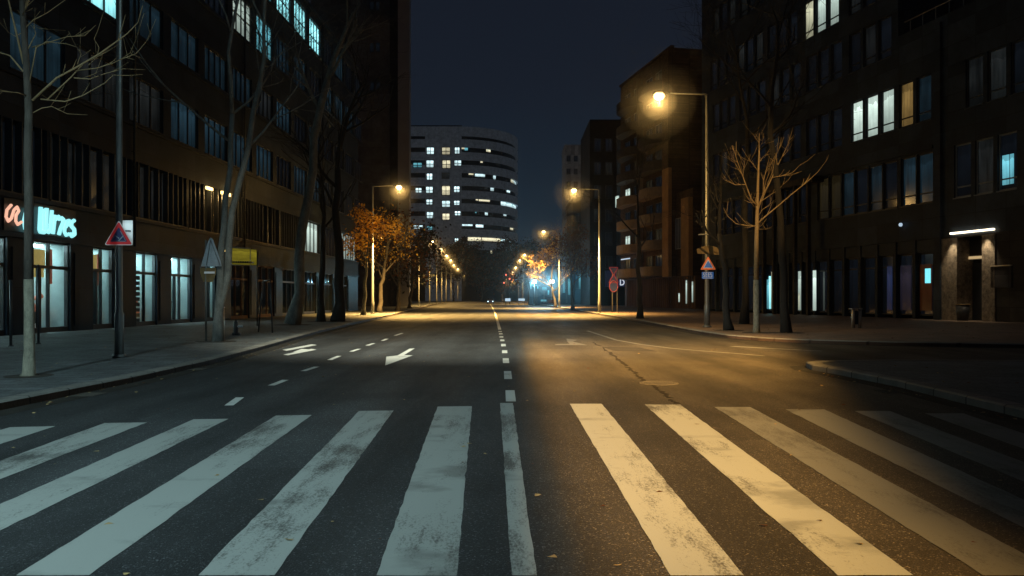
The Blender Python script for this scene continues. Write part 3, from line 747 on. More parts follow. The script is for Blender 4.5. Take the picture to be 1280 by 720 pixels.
        gm.quad(p(ua+.02,-.22,.2), p(ub-.02,-.22,.2), p(ub-.02,-.22,3.98), p(ua+.02,-.22,3.98)); gm.build('pane', M['glass'], fr)
    for y in (40.75, 56.15, 76.75):
        dp = MB(); dp.tube([W.pt(YL(y), .12, 4.2), W.pt(YL(y), .12, 27.8)], .07, 8)
        for z_ in range(6, 28, 3): W.box(dp, YL(y)-.1, YL(y)+.1, -.01, .14, z_, z_+.06)
        dp.build('drainpipe', M['dark_metal'], root)
    # shop sign letters
    def letters(name, strokes, px0, px1, zlo, zhi, mat, rad):
        ua, ub = W.u(px0), W.u(px1); lm = MB()
        for s in strokes:
            pts = []
            for i in range(len(s)-1):
                for k in range(4):
                    f = k/4; pts.append((s[i][0]*(1-f)+s[i+1][0]*f, s[i][1]*(1-f)+s[i+1][1]*f))
            pts.append(s[-1])
            lm.tube([W.pt(ua+(ub-ua)*x, .2, zlo+(zhi-zlo)*z) for x, z in pts], rad, 8)
        return lm.build(name, mat, root)
    letters('sign_letter', [[(.03,1),(.0,.12),(.02,.03),(.12,.03),(.16,.12),(.19,1)], [(.08,.95),(.10,.1)]], 43.5, 88, 4.27, 5.32, M['sign_teal'], .085)
    letters('sign_letter', [[(.33,.95),(.29,.2),(.24,.05),(.18,.1)], [(.42,.78),(.36,.02)]], 43.5, 88, 4.27, 5.32, M['sign_teal'], .08)
    letters('sign_letter', [[(.44,.62),(.52,.75),(.56,.62)], [(.60,.72),(.66,.66),(.64,.5),(.58,.28),(.53,.02)]], 43.5, 88, 4.27, 5.32, M['sign_teal'], .08)
    letters('sign_letter', [[(.72,.36),(.82,.56),(.83,.66),(.76,.62),(.70,.40),(.69,.16),(.74,.03),(.82,.10)]], 43.5, 88, 4.27, 5.32, M['sign_teal'], .075)
    letters('sign_letter', [[(.98,.70),(.90,.60),(.89,.45),(.98,.32),(.99,.12),(.91,.02),(.86,.12)]], 43.5, 88, 4.27, 5.32, M['sign_teal'], .085)
    letters('sign_letter', [[(.8,.95),(.35,.75),(.1,.35),(.25,.0),(.7,-.1)], [(.25,.32),(.8,.38)]], 23, 31.5, 4.35, 5.2, M['sign_teal'], .07)
    letters('neon_squiggle', [[(.35,1),(.1,.7),(.05,.35),(.18,.12),(.35,.3),(.5,.75),(.68,.95),(.78,.75),(.62,.5),(.6,.2),(.72,.02),(.95,.2)]], 0, 22, 4.45, 5.2, M['sign_peach'], .055)
    sb = MB(); W.box(sb, W.u(2), W.u(92), .0, .10, 4.2, 5.45); sb.build('sign_board', M['dark_metal'], root)
    return root
office_left()

# yellow lit sign box on the facade
def yellow_sign():
    W = LW; uc = W.u(300); root = empty('shop_sign', W.pt(uc, 1.2, 0)*1, 'yellow lit box sign with white frame projecting over the pavement', 'sign')
    u0, u1 = W.u(285), W.u(312); z0, z1 = W.z(300, 330), W.z(300, 310)
    Y = 40.0
    root.location = at(300, Y, W.z(300,330)*0+.12)
    zz = lambda py: H+(HZ-py)/F*Y
    mb = MB(); a = at(284,Y); b_ = at(312,Y+1.0); c = at(319,Y+3.4)
    mb.hexa([(a.x,a.y,zz(330)),(b_.x,b_.y,zz(330)),(b_.x+.2,b_.y+.5,zz(330)),(a.x,a.y+.5,zz(330)),(a.x,a.y,zz(310)),(b_.x,b_.y,zz(310)),(b_.x+.2,b_.y+.5,zz(310)),(a.x,a.y+.5,zz(310))])
    mb.build('lit_board', M['yellow_board'], root)
    fm = MB()
    fm.tube([(a.x-.05,a.y-.04,zz(331)),(b_.x+.05,b_.y-.04,zz(331)),(b_.x+.05,b_.y-.04,zz(309)),(a.x-.05,a.y-.04,zz(309)),(a.x-.05,a.y-.04,zz(331))], .03, 6)
    fm.build('frame', M['grey_plate'], root)
    lm = MB()
    for k in range(9): lm.box((a.x+.08+k*.115, a.y-.03, zz(328.4)), (a.x+.15+k*.115, a.y+.02+k*.1, zz(326.6)))
    lm.build('lettering', M['dark_metal'], root)
    pm = MB(); pm.tube([(b_.x+.2,b_.y+.6,.12),(b_.x+.2,b_.y+.6,zz(312))], .035, 8); pm.build('post', M['dark_metal'], root)
    tg = MB(); tg.tube([(a.x-.25,a.y,zz(313)),(a.x-.13,a.y,zz(313))], .08, 8); tg.build('spot_lamp', M['strip_amber'], root)
yellow_sign()

# ------------------------------------------------------------------ right: tall dark block with entrance
RW = Wall((28.8, 53), (-.22, 1), -1)
YR = lambda Y: (Y-53)/RW.d.y
def office_right():
    W = RW; r = random.Random(8)
    root = empty('office_building', W.pt(YR(60), 0, .12), 'dark stepped office block with lit stone entrance and colonnade', 'building')
    rows = [(8.1,11.55),(13.75,16.9),(19.25,22.3),(23.8,27.0),(29.5,32.5)]
    Ya, Yb, Yc = 40.0, 57.6, 88.5
    mb = MB()
    W.box(mb, YR(Ya), YR(Yb), -16, -.5, 5.6, 20.1); W.box(mb, YR(Yb), YR(Yc), -16, -.5, 5.6, 38)
    W.box(mb, YR(Ya), YR(Yc), -16, -3.0, 0, 5.6)
    e = [5.6] + [z for q in rows[:2] for z in q] + [20.4]
    for i in range(0, len(e), 2): W.box(mb, YR(Ya), YR(Yb), -.5, 0, e[i], e[i+1])
    e = [5.6] + [z for q in rows for z in q] + [38.3]
    for i in range(0, len(e), 2): W.box(mb, YR(Yb), YR(Yc), -.5, 0.0 if i else 0.0, e[i], e[i+1])
    W.box(mb, YR(53.4), YR(53.95), -.4, .18, 0, 20.0)                    # pilaster between the two parts
    W.box(mb, YR(Ya), YR(Yb)-.2, -9, -4.5, 20.1, 26)                     # set-back top storey
    W.box(mb, YR(54.2), YR(88.4), 0, .12, 11.72, 11.95)                  # string course
    mb.build('wall', M['facade_char'], root)
    def group(y, n, z0, z1, mats, tr=.18, fr='frame', wd=1.42, gap=.3):
        for k in range(n):
            a = YR(y+k*(wd+gap)); window(W, root, a, a+wd, z0, z1, mats[k % len(mats)], fr, 1, -.24, tr, bar=.09)
    def piers(y0, y1, z0, z1, wins):
        ws = sorted(wins); prev = y0
        for a, b_ in ws + [(y1, y1)]:
            if a > prev+.02:
                pm = MB(); W.box(pm, YR(prev)+.002, YR(a)-.002, -.5, -.012, z0+.001, z1-.001); pm.build('pier', M['facade_brown'], root)
            prev = b_
    def row(y0, y1, z0, z1, starts, n, mats_of, **kw):
        wd, gap = kw.get('wd',1.42), kw.get('gap',.3); wins = []
        for s in starts:
            for k in range(n):
                if s+k*(wd+gap)+wd*W.d.y > y1: continue
                a = YR(s+k*(wd+gap)); window(W, root, a, a+wd, z0, z1, mats_of(s, k), kw.get('fr','frame'), 1, -.24, kw.get('tr',.2), bar=.09)
                ya = s+k*(wd+gap); wins.append((ya, ya+wd*W.d.y))
        piers(y0, y1, z0, z1, wins)
    dk = lambda s, k: r.choice(['p_glass','p_glass','p_grey'])
    # right part
    def m_r0(s, k): return {(46.4,2):'p_glass',(46.4,0):'p_glass'}.get((s,k), 'p_grey' if k == 1 else 'p_glass')
    row(Ya, 53.4, *rows[0], [41.2, 47.55], 3, m_r0, fr='frame_light', wd=1.42, gap=.3)
    row(Ya, 53.4, *rows[1], [40.6, 46.6], 3, lambda s, k: 'p_grey' if k else 'p_glass')
    # rows 13.75.. of the tall part, lit windows
    def m1(s, k):
        if s == 58.05: return 'p_white'
        if s == 54.4: return ('p_blue','p_warm')[k % 2] if k < 2 else 'p_glass'
        return dk(s, k)
    row(53.95, Yb, *rows[1], [54.4], 2, m1)
    row(Yb, Yc, *rows[1], [58.05, 64.0, 69.7, 75.4, 81.1], 3, m1)
    row(Yb, Yc, *rows[2], [58.3, 64.0, 69.7, 75.4, 81.1], 3, dk)
    row(Yb, Yc, *rows[3], [58.3, 64.4, 70.2, 75.9, 81.6], 3, lambda s, k: 'p_white' if (s, k) in ((64.4,0),(64.4,1)) else 'p_cream' if (s, k) == (64.4, 2) else dk(s, k))
    row(Yb, Yc, *rows[4], [58.3, 64.0, 69.7, 75.4, 81.1], 3, dk)
    # first floor ribbon
    def m0(s, k): return ['p_blue','p_brown','p_brown','p_glass','p_blue','p_glass'][(k + int(s)) % 6]
    row(53.95, Yb, *rows[0], [54.25], 2, lambda s, k: 'p_blue', wd=1.5, gap=.12)
    row(Yb, 68, *rows[0], [57.7], 6, m0, wd=1.5, gap=.12)
    row(68, Yc, *rows[0], [68.4, 74.2, 80.0], 3, lambda s, k: 'p_glass', wd=1.6, gap=.2)
    # small cyan reflection in a right pane, put in as glowing bars
    for a, b_ in ((47.95,48.2),(48.27,48.75)):
        cy = MB(); W.box(cy, YR(a), YR(b_), -.20, -.17, 8.45, 10.25); cy.build('lit_blind', M['p_cyan'], root)
    # terrace railing and penthouse windows
    rm = MB()
    for k in range(14): W.box(rm, YR(41+k*1.2), YR(41+k*1.2)+.05, -.25, -.20, 20.4, 21.3)
    rm.tube([W.pt(YR(41), -.22, 21.3), W.pt(YR(57.2), -.22, 21.3)], .045, 6)
    rm.build('terrace_railing', M['metal_pole'], root)
    window(W, root, YR(47.2), YR(51.5), 22.6, 25.2, 'p_cyan', panes=4, depth=-4.6, name='penthouse_window', sill=False)
    # ground floor: glazed bays left of the entrance
    bays = [53.95+1.95*k for k in range(18)]
    for i, y in enumerate(bays):
        gm = MB(); W.box(gm, YR(y), YR(y)+.3, -3, -.02, 0, 5.6); gm.build('shopfront_pier', M['facade_brown'], root)
    gm = MB(); W.box(gm, YR(53.95), YR(Yc), -3, -.1, 4.7, 5.6); gm.build('fascia', M['facade_brown'], root)
    mats = ['orange_door','purple_door','blue_door','p_glass','p_glass','p_glass','p_glass','p_glass','p_glass','p_glass','p_glass','p_glass','p_glass']
    for i, y in enumerate(bays[:-1]):
        ua, ub = YR(y)+.3, YR(y+1.95)
        window(W, root, ua, ub, .35, 4.7, 'p_glass', 'frame', 1, -.45, .8, name='shop_window', sill=False, bar=.1)
        if i < 3:
            dm = MB(); W.box(dm, ua+.5, ub-.12 if i != 2 else ub-.7, -.36, -.30, .7, 3.9); dm.build('door', M[mats[i]], root)
    sm = MB(); a = YR(54.75); W.box(sm, a, a+.5, -.28, -.24, 2.6, 3.6); sm.build('light_sign', M['teal_sign'], root)
    # narrow lit slits at the colonnade end
    for px, mt, zt in ((960.5,'p_cyan',3.3),(963,'p_teal',3.6),(966,'p_cream',4.0),(1001,'p_white',4.2),(1019.5,'p_white',4.2),(1000,'p_cream',2.0),(994,'p_grey',4)):
        sm = MB(); a = W.u(px); W.box(sm, a, a+.22, -.06, .03, .55, zt)
        if mt == 'p_white':
            sm = MB(); W.box(sm, a, a+.36, -.06, .03, .5, 3.9)
        sm.build('lit_slit', M[mt], root)
    # colonnade
    for px in (979, 989, 1005.5, 1022.5, 966):
        cmn = MB(); a = W.u(px); W.box(cmn, a-.13, a+.13, .75, 1.05, .12, 11.2); cmn.build('column', M['stone_dark'], root)
    cb = MB(); W.box(cb, W.u(1030), W.u(960), .0, 1.1, 11.2, 11.7); cb.build('beam', M['stone_dark'], root)
    # stone entrance
    y_ = lambda px: W.u(px)
    em = MB()
    W.box(em, y_(1197), y_(1176), -1.5, .06, .12, 5.5); W.box(em, y_(1245)+0, y_(1229), -1.5, .10, .12, 5.5)
    em.build('entrance_pier', M['stone'], root)
    em = MB(); W.box(em, YR(Ya), y_(1245), -1.5, .03, .12, 5.5); W.box(em, y_(1229), y_(1197), -2.6, -1.2, .12, 5.5); W.box(em, YR(Ya), y_(1176), -2.9, .05, 5.5, 5.62)
    W.box(em, y_(1245), y_(1176), -1.2, -.9, 4.05, 5.5)
    em.build('entrance_wall', M['stone_dark'], root)
    dm = MB(); W.box(dm, y_(1222), y_(1197.5), -1.2, -1.1, .12, 3.85); dr = dm.build('door', M['dark_metal'], root)
    hm = MB(); hm.tube([W.pt(y_(1217), -1.0, .6), W.pt(y_(1217), -1.0, 2.6)], .035, 6); hm.build('handle', M['bin_metal'], dr)
    sm = MB(); W.box(sm, y_(1244), y_(1190), .02, .18, 5.74, 5.86); sm.build('strip_light', M['strip'], root)
    sm = MB(); W.box(sm, y_(1221), y_(1197.5), -.9, -.8, 4.1, 4.28); sm.build('transom_light', M['strip_dim'], root)
    sm = MB(); W.box(sm, y_(1266), y_(1240), .03, .1, 2.2, 3.5); sm.build('notice_board', M['block_dark'], root)
    sm = MB(); W.box(sm, y_(1266), y_(1240), .03, .14, 3.5, 3.57); sm.build('notice_trim', M['bin_metal'], root)
    b0 = base_of(root)
    for px in (1193, 1236):
        spot('downlight', root, W.pt(y_(px), .5, 5.66)-b0, W.pt(y_(px), .0, 1.8)-b0, 260, (1,.80,.52), 34, .8, .06)
    # small white lamp on the fascia
    sm = MB(); c = W.pt(y_(1130), .22, W.z(1130, 281)); sm.tube([c, c+W.n*.12], .13, 10); sm.build('wall_lamp', M['white_panel'], root)
office_right()

# ------------------------------------------------------------------ balcony building beyond
BW = Wall((23, 105), (-.2, 1), -1)
YB = lambda Y: (Y-105)/BW.d.y
def balcony_building():
    W = BW; root = empty('apartment_building', W.pt(YB(118), 0, .12), 'brown apartment block with stacked balconies above vertical timber boards', 'building')
    mb = MB()
    W.box(mb, YB(110), YB(131), -16, 0, 4.5, 36); W.box(mb, YB(104.5), YB(110), -14, -.6, 4.5, 16)
    mb.build('wall', M['balcony_dark'], root)
    mb = MB(); W.box(mb, YB(104.3), YB(131.2), -14, -.8, 0, 4.5); mb.build('timber_screen', M['timber'], root)
    tm = MB()
    for k in range(34): W.box(tm, YB(105+k*.75), YB(105+k*.75)+.12, -.8, -.62, .15, 4.4)
    tm.build('timber_batten', M['timber'], root)
    for i in range(8):
        z = 5.0+3.75*i
        bm = MB()
        def arc(ua, ub, dep, n=14):
            # bowed balcony front: rounded at both ends
            return [(ua+(ub-ua)*k/n, dep*(1-abs(2*k/n-1)**3.2)) for k in range(n+1)]
        for ya, yb in ((112.5, 120.6), (121.4, 130.5)):
            o_ = arc(YB(ya), YB(yb), 1.9); i_ = arc(YB(ya)+.13, YB(yb)-.13, 1.77)
            P = [W.pt(u_, w_, 0) for u_, w_ in o_]; bm.prism([(p.x, p.y) for p in P], z-.28, z)
            for k in range(len(o_)-1):
                a0, a1, b0_, b1 = W.pt(*o_[k],0), W.pt(*o_[k+1],0), W.pt(*i_[k+1],0), W.pt(*i_[k],0)
                bm.hexa([Vector((p.x,p.y,z)) for p in (a0,a1,b0_,b1)]+[Vector((p.x,p.y,z+1.05)) for p in (a0,a1,b0_,b1)])
        W.box(bm, YB(121)-.1, YB(121)+.1, .002, 1.0, z, z+3.4)
        bm.build('balcony', M['balcony_rail' if i < 4 else 'balcony_top'], root)
        for y in (113.4, 117.0, 122.2, 126.3):
            window(W, root, YB(y), YB(y)+2.4, z+.15, z+2.7, ('p_white' if (i, y) in ((3,126.3),(1,126.3)) else 'p_brown' if (i+int(y)) % 3 == 0 else 'p_glass'), panes=2, depth=-.02, name='balcony_door', sill=False)
    cm = MB(); W.box(cm, YB(110.1), YB(112.3), 0, .5, 4.5, 19.5); W.box(cm, YB(104.6), YB(107), -.6, .0, 4.5, 14.8)
    cm.build('ochre_panel', M['balcony_wall'], root)
    cm = MB(); W.box(cm, YB(110.1), YB(112.3), 0, .5, 19.5, 36); W.box(cm, YB(109.9), YB(131), -.3, .25, 36, 36.3); cm.build('corner_panel', M['balcony_dark'], root)  # upper corner in the dark tone, shade put into the colour
    window(W, root, YB(107.4), YB(109.6), 8.2, 12.4, 'p_glass', 'frame_light', 4, -.4, None, name='tall_window', sill=False)
    for px, z0, z1 in ((844.5,1.0,2.2),(853.5,.8,3.9),(861,1.0,3.6),(869,1.2,3.7)):
        a = W.u(min(px, 861)); sm = MB(); W.box(sm, a, a+.2, -.6, -.5, z0, z1); sm.build('lit_slit', M['p_white'], root)
    sm = MB(); W.box(sm, YB(122.4), YB(126.5), 1.52, 1.56, 7.5, 7.68); sm.build('balcony_light', M['white_panel'], root)
    sm = MB(); W.box(sm, YB(129), YB(130.2), 1.0, 1.2, 16.2, 18.0); sm.build('balcony_lamp', M['p_white'], root)
balcony_building()

def shop_block():
    root = empty('shop_building', (21, 158, .12), 'dark flat block with small white lettering at its foot', 'building')
    mb = MB(); mb.box((14.6,150,0),(32,170,35)); mb.build('wall', M['block_dark'], root)
    r = random.Random(2); 
    W = Wall((14.6,150), (1,0), 1)
    for i in range(6):
        for k in range(3):
            a = .8+k*2.1; window(W, root, a, a+1.3, 7+4.4*i, 9.4+4.4*i, r.choice(['p_glass','p_glass','p_grey']), panes=2, depth=.02, sill=False)
    fm = MB(); fm.box((17.4,148.2,3.6),(27,149.99,6.6)); fm.build('fascia', M['navy_paint'], root)
    # lettering O D i l l
    Y = 148.1; zc = H+(HZ-353)/F*Y
    def stroke(s, px, wpx):
        lm = MB(); x0 = (px-640)/F*Y; wd = wpx/F*Y
        for l in s: lm.tube([(x0+wd*x, Y, zc+.55*z) for x, z in l], .10, 6)
        lm.build('sign_letter', M['sign_white'], root)
    oval = [(math.cos(2*math.pi*i/14)*.5, math.sin(2*math.pi*i/14)*.9) for i in range(15)]
    stroke([oval], 768.5, 6); stroke([[(-.4,-.9),(-.4,.9),(.2,.8),(.5,.3),(.5,-.3),(.2,-.8),(-.4,-.9)]], 777.5, 5)
    stroke([[(0,-.9),(0,.5)],[(0,.85),(0,1.0)]], 785.5, 3); stroke([[(0,-.9),(0,1.3)]], 790, 3); stroke([[(0,-.9),(0,1.3)]], 794, 3)
shop_block()

def simple_tower(name, label, x0, x1, y0, y1, h, mat, rowz, cols, lit, loc=None, rseed=1):
    root = empty(name, ((x0+x1)/2, (y0+y1)/2, 0), label, 'building')
    mb = MB(); mb.box((x0,y0,0),(x1,y1,h)); mb.box((x0-.2,y0-.2,h),(x1+.2,y1+.2,h+.8)); mb.build('wall', mat, root)
    W = Wall((x0,y0),(1,0),1); r = random.Random(rseed); n = cols
    for z in rowz:
        for k in range(n):
            cw = (x1-x0)/n; a = cw*(k+.22)
            window(W, root, a, a+cw*.56, z, z+1.9, r.choice(lit), panes=2, depth=.03, sill=False)
    return root
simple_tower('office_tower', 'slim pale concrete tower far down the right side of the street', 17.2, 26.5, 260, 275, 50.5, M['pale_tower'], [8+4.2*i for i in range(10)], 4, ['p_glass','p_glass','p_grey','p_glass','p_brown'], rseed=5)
simple_tower('apartment_building', 'dark middle rise block behind the bare golden tree', 14, 30, 185, 205, 24, M['block_dark'], [4+3.8*i for i in range(5)], 6, ['p_glass','p_glass','p_grey'], rseed=6)

# tall dark tower left, its gable facing the camera
def dark_tower():
    root = empty('tower_block', (-23, 140, 0), 'tall grey tower with blank gable rising out of frame beyond the office block', 'building')
    mb = MB(); mb.box((-34,135,0),(-19.2,148,80)); mb.build('wall', M['tower'], root)
    mb = MB(); mb.box((-20.6,134.8,0),(-19.19,135.0,80)); mb.build('recess', M['block_dark'], root)  # darker strip standing on the gable beside the corner slab
    mb = MB(); mb.box((-19.18,134.4,0),(-17.25,136.4,80)); mb.build('corner_slab', M['tower_edge'], root)
    W = Wall((-34,135),(1,0),1)
    for z in (36.5, 43, 50, 56.5, 63):
        for x in (10.0, 11.0): window(W, root, x, x+.75, z, z+1.6, 'p_glass', panes=1, depth=.02, sill=False)
dark_tower()

def round_building():
    root = empty('office_tower', (-24, 400, 0), 'pale rounded office tower with scattered lit windows closing the street', 'building')
    Y0 = 378.0
    prof = [(-95,Y0)] ; xs = -26.0; Rr = 29.0
    prof += [(-60,Y0),(-48,Y0),(xs,Y0)]
    for i in range(1, 25):
        a = math.pi/2*i/24*1.25; prof.append((xs+Rr*math.sin(a), Y0+ (Rr*1.15)*(1-math.cos(a))))
    prof += [(-10, Y0+70),(-95, Y0+70)]
    def inset(p, d):
        c = Vector((-40, Y0+40)); out = []
        for q in p:
            v = Vector(q); out.append(tuple(v + (c-v).normalized()*d))
        return out
    z = [82.5-6.05*k for k in range(14)]
    core = MB(); core.prism(inset(prof, 1.2), 0, 82); core.build('core', M['round_band'], root)
    mb = MB()
    for k in range(13):
        t = z[k]; hh = 3.7 if k else 5.0
        if k >= 10: continue
        mb.prism(prof, t-hh-(0 if k else -.6), t+(0 if k else .0))
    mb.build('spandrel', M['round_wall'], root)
    mb = MB(); mb.prism(prof, 0, 82.5-6.05*10); mb.build('base', M['block_dark'], root)  # lower storeys dark and without glow, painting in the unlit foot
    tp = MB(); tp.prism([(-80,Y0+6),(-24,Y0+6),(-24,Y0+26),(-80,Y0+26)], 82.5, 84.3); tp.build('roof_plant', M['round_band'], root)
    # flat stair wall on the left half of the front with punched windows
    W = Wall((-62, Y0-.3), (1,0), 1)
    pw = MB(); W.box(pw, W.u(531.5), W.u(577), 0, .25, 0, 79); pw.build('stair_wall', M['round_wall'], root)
    sc_ = Y0/F
    lit = [(533,543,184,193.5,'p_tower'),(552,563,184,194,'p_towerw'),(568,575,184,193,'p_tower'),(516,528,203,210,'p_cyan'),(532.5,542.5,200,210,'p_tower'),(552.5,563.5,200,211,'p_towerw'),(567.5,577,200,208,'p_tower'),(533,541,216.5,225.5,'p_tower'),(519,527.5,234.5,241.5,'p_tower'),(532,541.5,233,242,'p_tower'),(552,563,232,244.5,'p_towerw'),(567,575,232.5,241,'p_tower'),(532.5,541,249,256.5,'p_tower'),(552,563,250.5,259.5,'p_tower'),(567,575,250.5,257,'p_tower'),(533,542,264.5,273.5,'p_tower'),(552.5,562.5,266.5,275.5,'p_towerw'),(568,576,263.5,270,'p_tower'),(516.5,529,281,286.5,'p_tower'),(533,541,282.5,288,'p_cyan'),(568,573.5,297.5,304.5,'p_tower'),(552,562,216,224,'p_grey')]
    for a, b_, t, bt, mt in lit:
        inside = 531.5 < a < 577
        z1, z0 = H+(HZ-t)/F*Y0, H+(HZ-bt)/F*Y0
        W2 = Wall((-62, Y0-.3-(.25 if inside else .0)), (1,0), 1)
        window(W2, root, W2.u(a), W2.u(b_), z0, z1, mt, panes=2, depth=.03, transom=.45, bar=.28, sill=False)
    # ribbon lights on the curve, set in the ribbons
    def ribbon(px0, px1, k, mt, zt=1.8):
        mb = MB(); n = len(prof); pts = inset(prof, 1.05)
        dense = []
        for i in range(n-3):
            for j in range(6):
                f = j/6; dense.append((pts[i][0]*(1-f)+pts[i+1][0]*f, pts[i][1]*(1-f)+pts[i+1][1]*f))
        t = z[k]-3.8
        for i in range(len(dense)-1):
            p, q = dense[i], dense[i+1]; pm = 640+F*p[0]/p[1]
            if px0 <= pm <= px1:
                mb.quad((p[0],p[1]-.02,t-zt),(q[0],q[1]-.02,t-zt),(q[0],q[1]-.02,t),(p[0],p[1]-.02,t))
        if mb.f: mb.build('ribbon_light', M[mt], root)
    ribbon(593, 606, 3, 'p_tower', 1.3); ribbon(616, 619, 3, 'p_tower'); ribbon(626, 647, 5, 'p_tower', 1.9); ribbon(598, 612, 5, 'p_towerw', .9)
    ribbon(584, 601, 8, 'p_towerw', 1.8); ribbon(602, 625, 8, 'p_towerw', 1.6); ribbon(626, 638, 8, 'p_tower', 1.4); ribbon(594, 604, 7, 'p_tower', 1.3); ribbon(577, 590, 7, 'p_tower', .8); ribbon(576, 580, 1, 'p_towerw', .7); ribbon(568, 574, 1, 'p_towerw', .7)
    rr = random.Random(12)
    for k in (1, 2, 3, 4, 5, 6, 7, 9):
        for j in range(3):
            a = rr.uniform(580, 640); ribbon(a, a+rr.uniform(1.5, 6), k, rr.choice(('p_tower','p_towerw','p_cyan','p_grey')), rr.uniform(.6, 1.6))
round_building()

# blue lit glass pavilion behind the floodlights
def pavilion():
    root = empty('glass_pavilion', (9.2, 176, 0), 'low glass pavilion bathed in blue floodlight right of the road end', 'building')
    W = Wall((3.6,170),(1,0),1)
    mb = MB(); W.box(mb, 0, 13, -8, -.4, 0, 7.8); W.box(mb, -.4, 13.4, -8.4, .3, 7.8, 8.3); mb.build('wall', M['block_dark'], root)
    for k in range(8):
        a = .1+k*1.6; window(W, root, a, a+1.5, .3, 7.6, 'pavilion', 'frame', 1, -.3, .45, name='glazing', sill=False, bar=.1)
    for x, z0, z1, ww in ((.3,3.4,4.6,.35),(1.7,3.4,4.0,.3),(2.8,3.1,3.9,1.0),(4.0,2.2,3.2,.3),(7.2,2.6,6.0,.5),(8.3,2.2,5.6,.5),(10.6,3.4,6.6,.5)):
        lm = MB(); W.box(lm, x, x+ww, -.1, -.02, z0, z1); lm.build('lit_panel', M['p_cyan'], root)
    return root
pavilion()
def floodlight(px, label, power):
    Y = 160.0; p = at(px, Y); z = H+(HZ-352)/F*Y
    root = empty('floodlight', (p.x, p.y, .0), label, 'floodlight', 'floodlights in front of the blue pavilion')
    mb = MB(); mb.tube([(p.x,p.y,0),(p.x,p.y,z-.3)], .09, 8); mb.tube([(p.x-.35,p.y,z-.35),(p.x+.35,p.y,z-.35)], .05, 6); mb.build('post', M['metal_pole'], root)
    hb = MB(); hb.box((p.x-.42,p.y,z-.32),(p.x+.42,p.y+.3,z+.32)); hd = hb.build('head', M['dark_metal'], root)
    lb = MB(); lb.box((p.x-.36,p.y-.03,z-.26),(p.x+.36,p.y-.002,z+.26)); lb.build('lens', M['lens_flood'], hd)
    spot('flood_lamp', root, (0, -.45, z), (-p.x*.6, -120, 1.0), power, (.30,.75,1.0), 11, .7, .2)
    spot('wash_lamp', root, (0, .6, z), (0, 10, 2.5), 500, (.25,.7,1.0), 60, .8, .2)  # added light aimed back at the pavilion
    point('glow_lamp', root, (0, -.5, z), power*.11, (.30,.75,1.0), .2)
    sb = MB(); c0 = Vector((p.x, p.y-.5, z))  # volume sphere added to give the floodlight its halo
    n, k, Rr = 16, 10, 3.2
    sb.v = [c0+Vector((0,0,Rr))]+[c0+Vector((Rr*math.sin(math.pi*j/k)*math.cos(2*math.pi*i/n), Rr*math.sin(math.pi*j/k)*math.sin(2*math.pi*i/n), Rr*math.cos(math.pi*j/k))) for j in range(1,k) for i in range(n)]+[c0-Vector((0,0,Rr))]
    for i in range(n):
        i2 = (i+1) % n; sb.f.append((0, 1+i, 1+i2)); sb.f.append((len(sb.v)-1, 1+(k-2)*n+i2, 1+(k-2)*n+i))
        for j in range(k-2): sb.f.append((1+j*n+i, 1+(j+1)*n+i, 1+(j+1)*n+i2, 1+j*n+i2))
    sb.m = [0]*len(sb.f); sb.smooth = [True]*len(sb.f); sb.build('light_haze', M['haze'], root)
floodlight(668, 'left floodlight on a short post, dimmer of the two blue ones', 7000)
floodlight(690, 'right floodlight on a short post, brighter of the two blue ones', 12000)

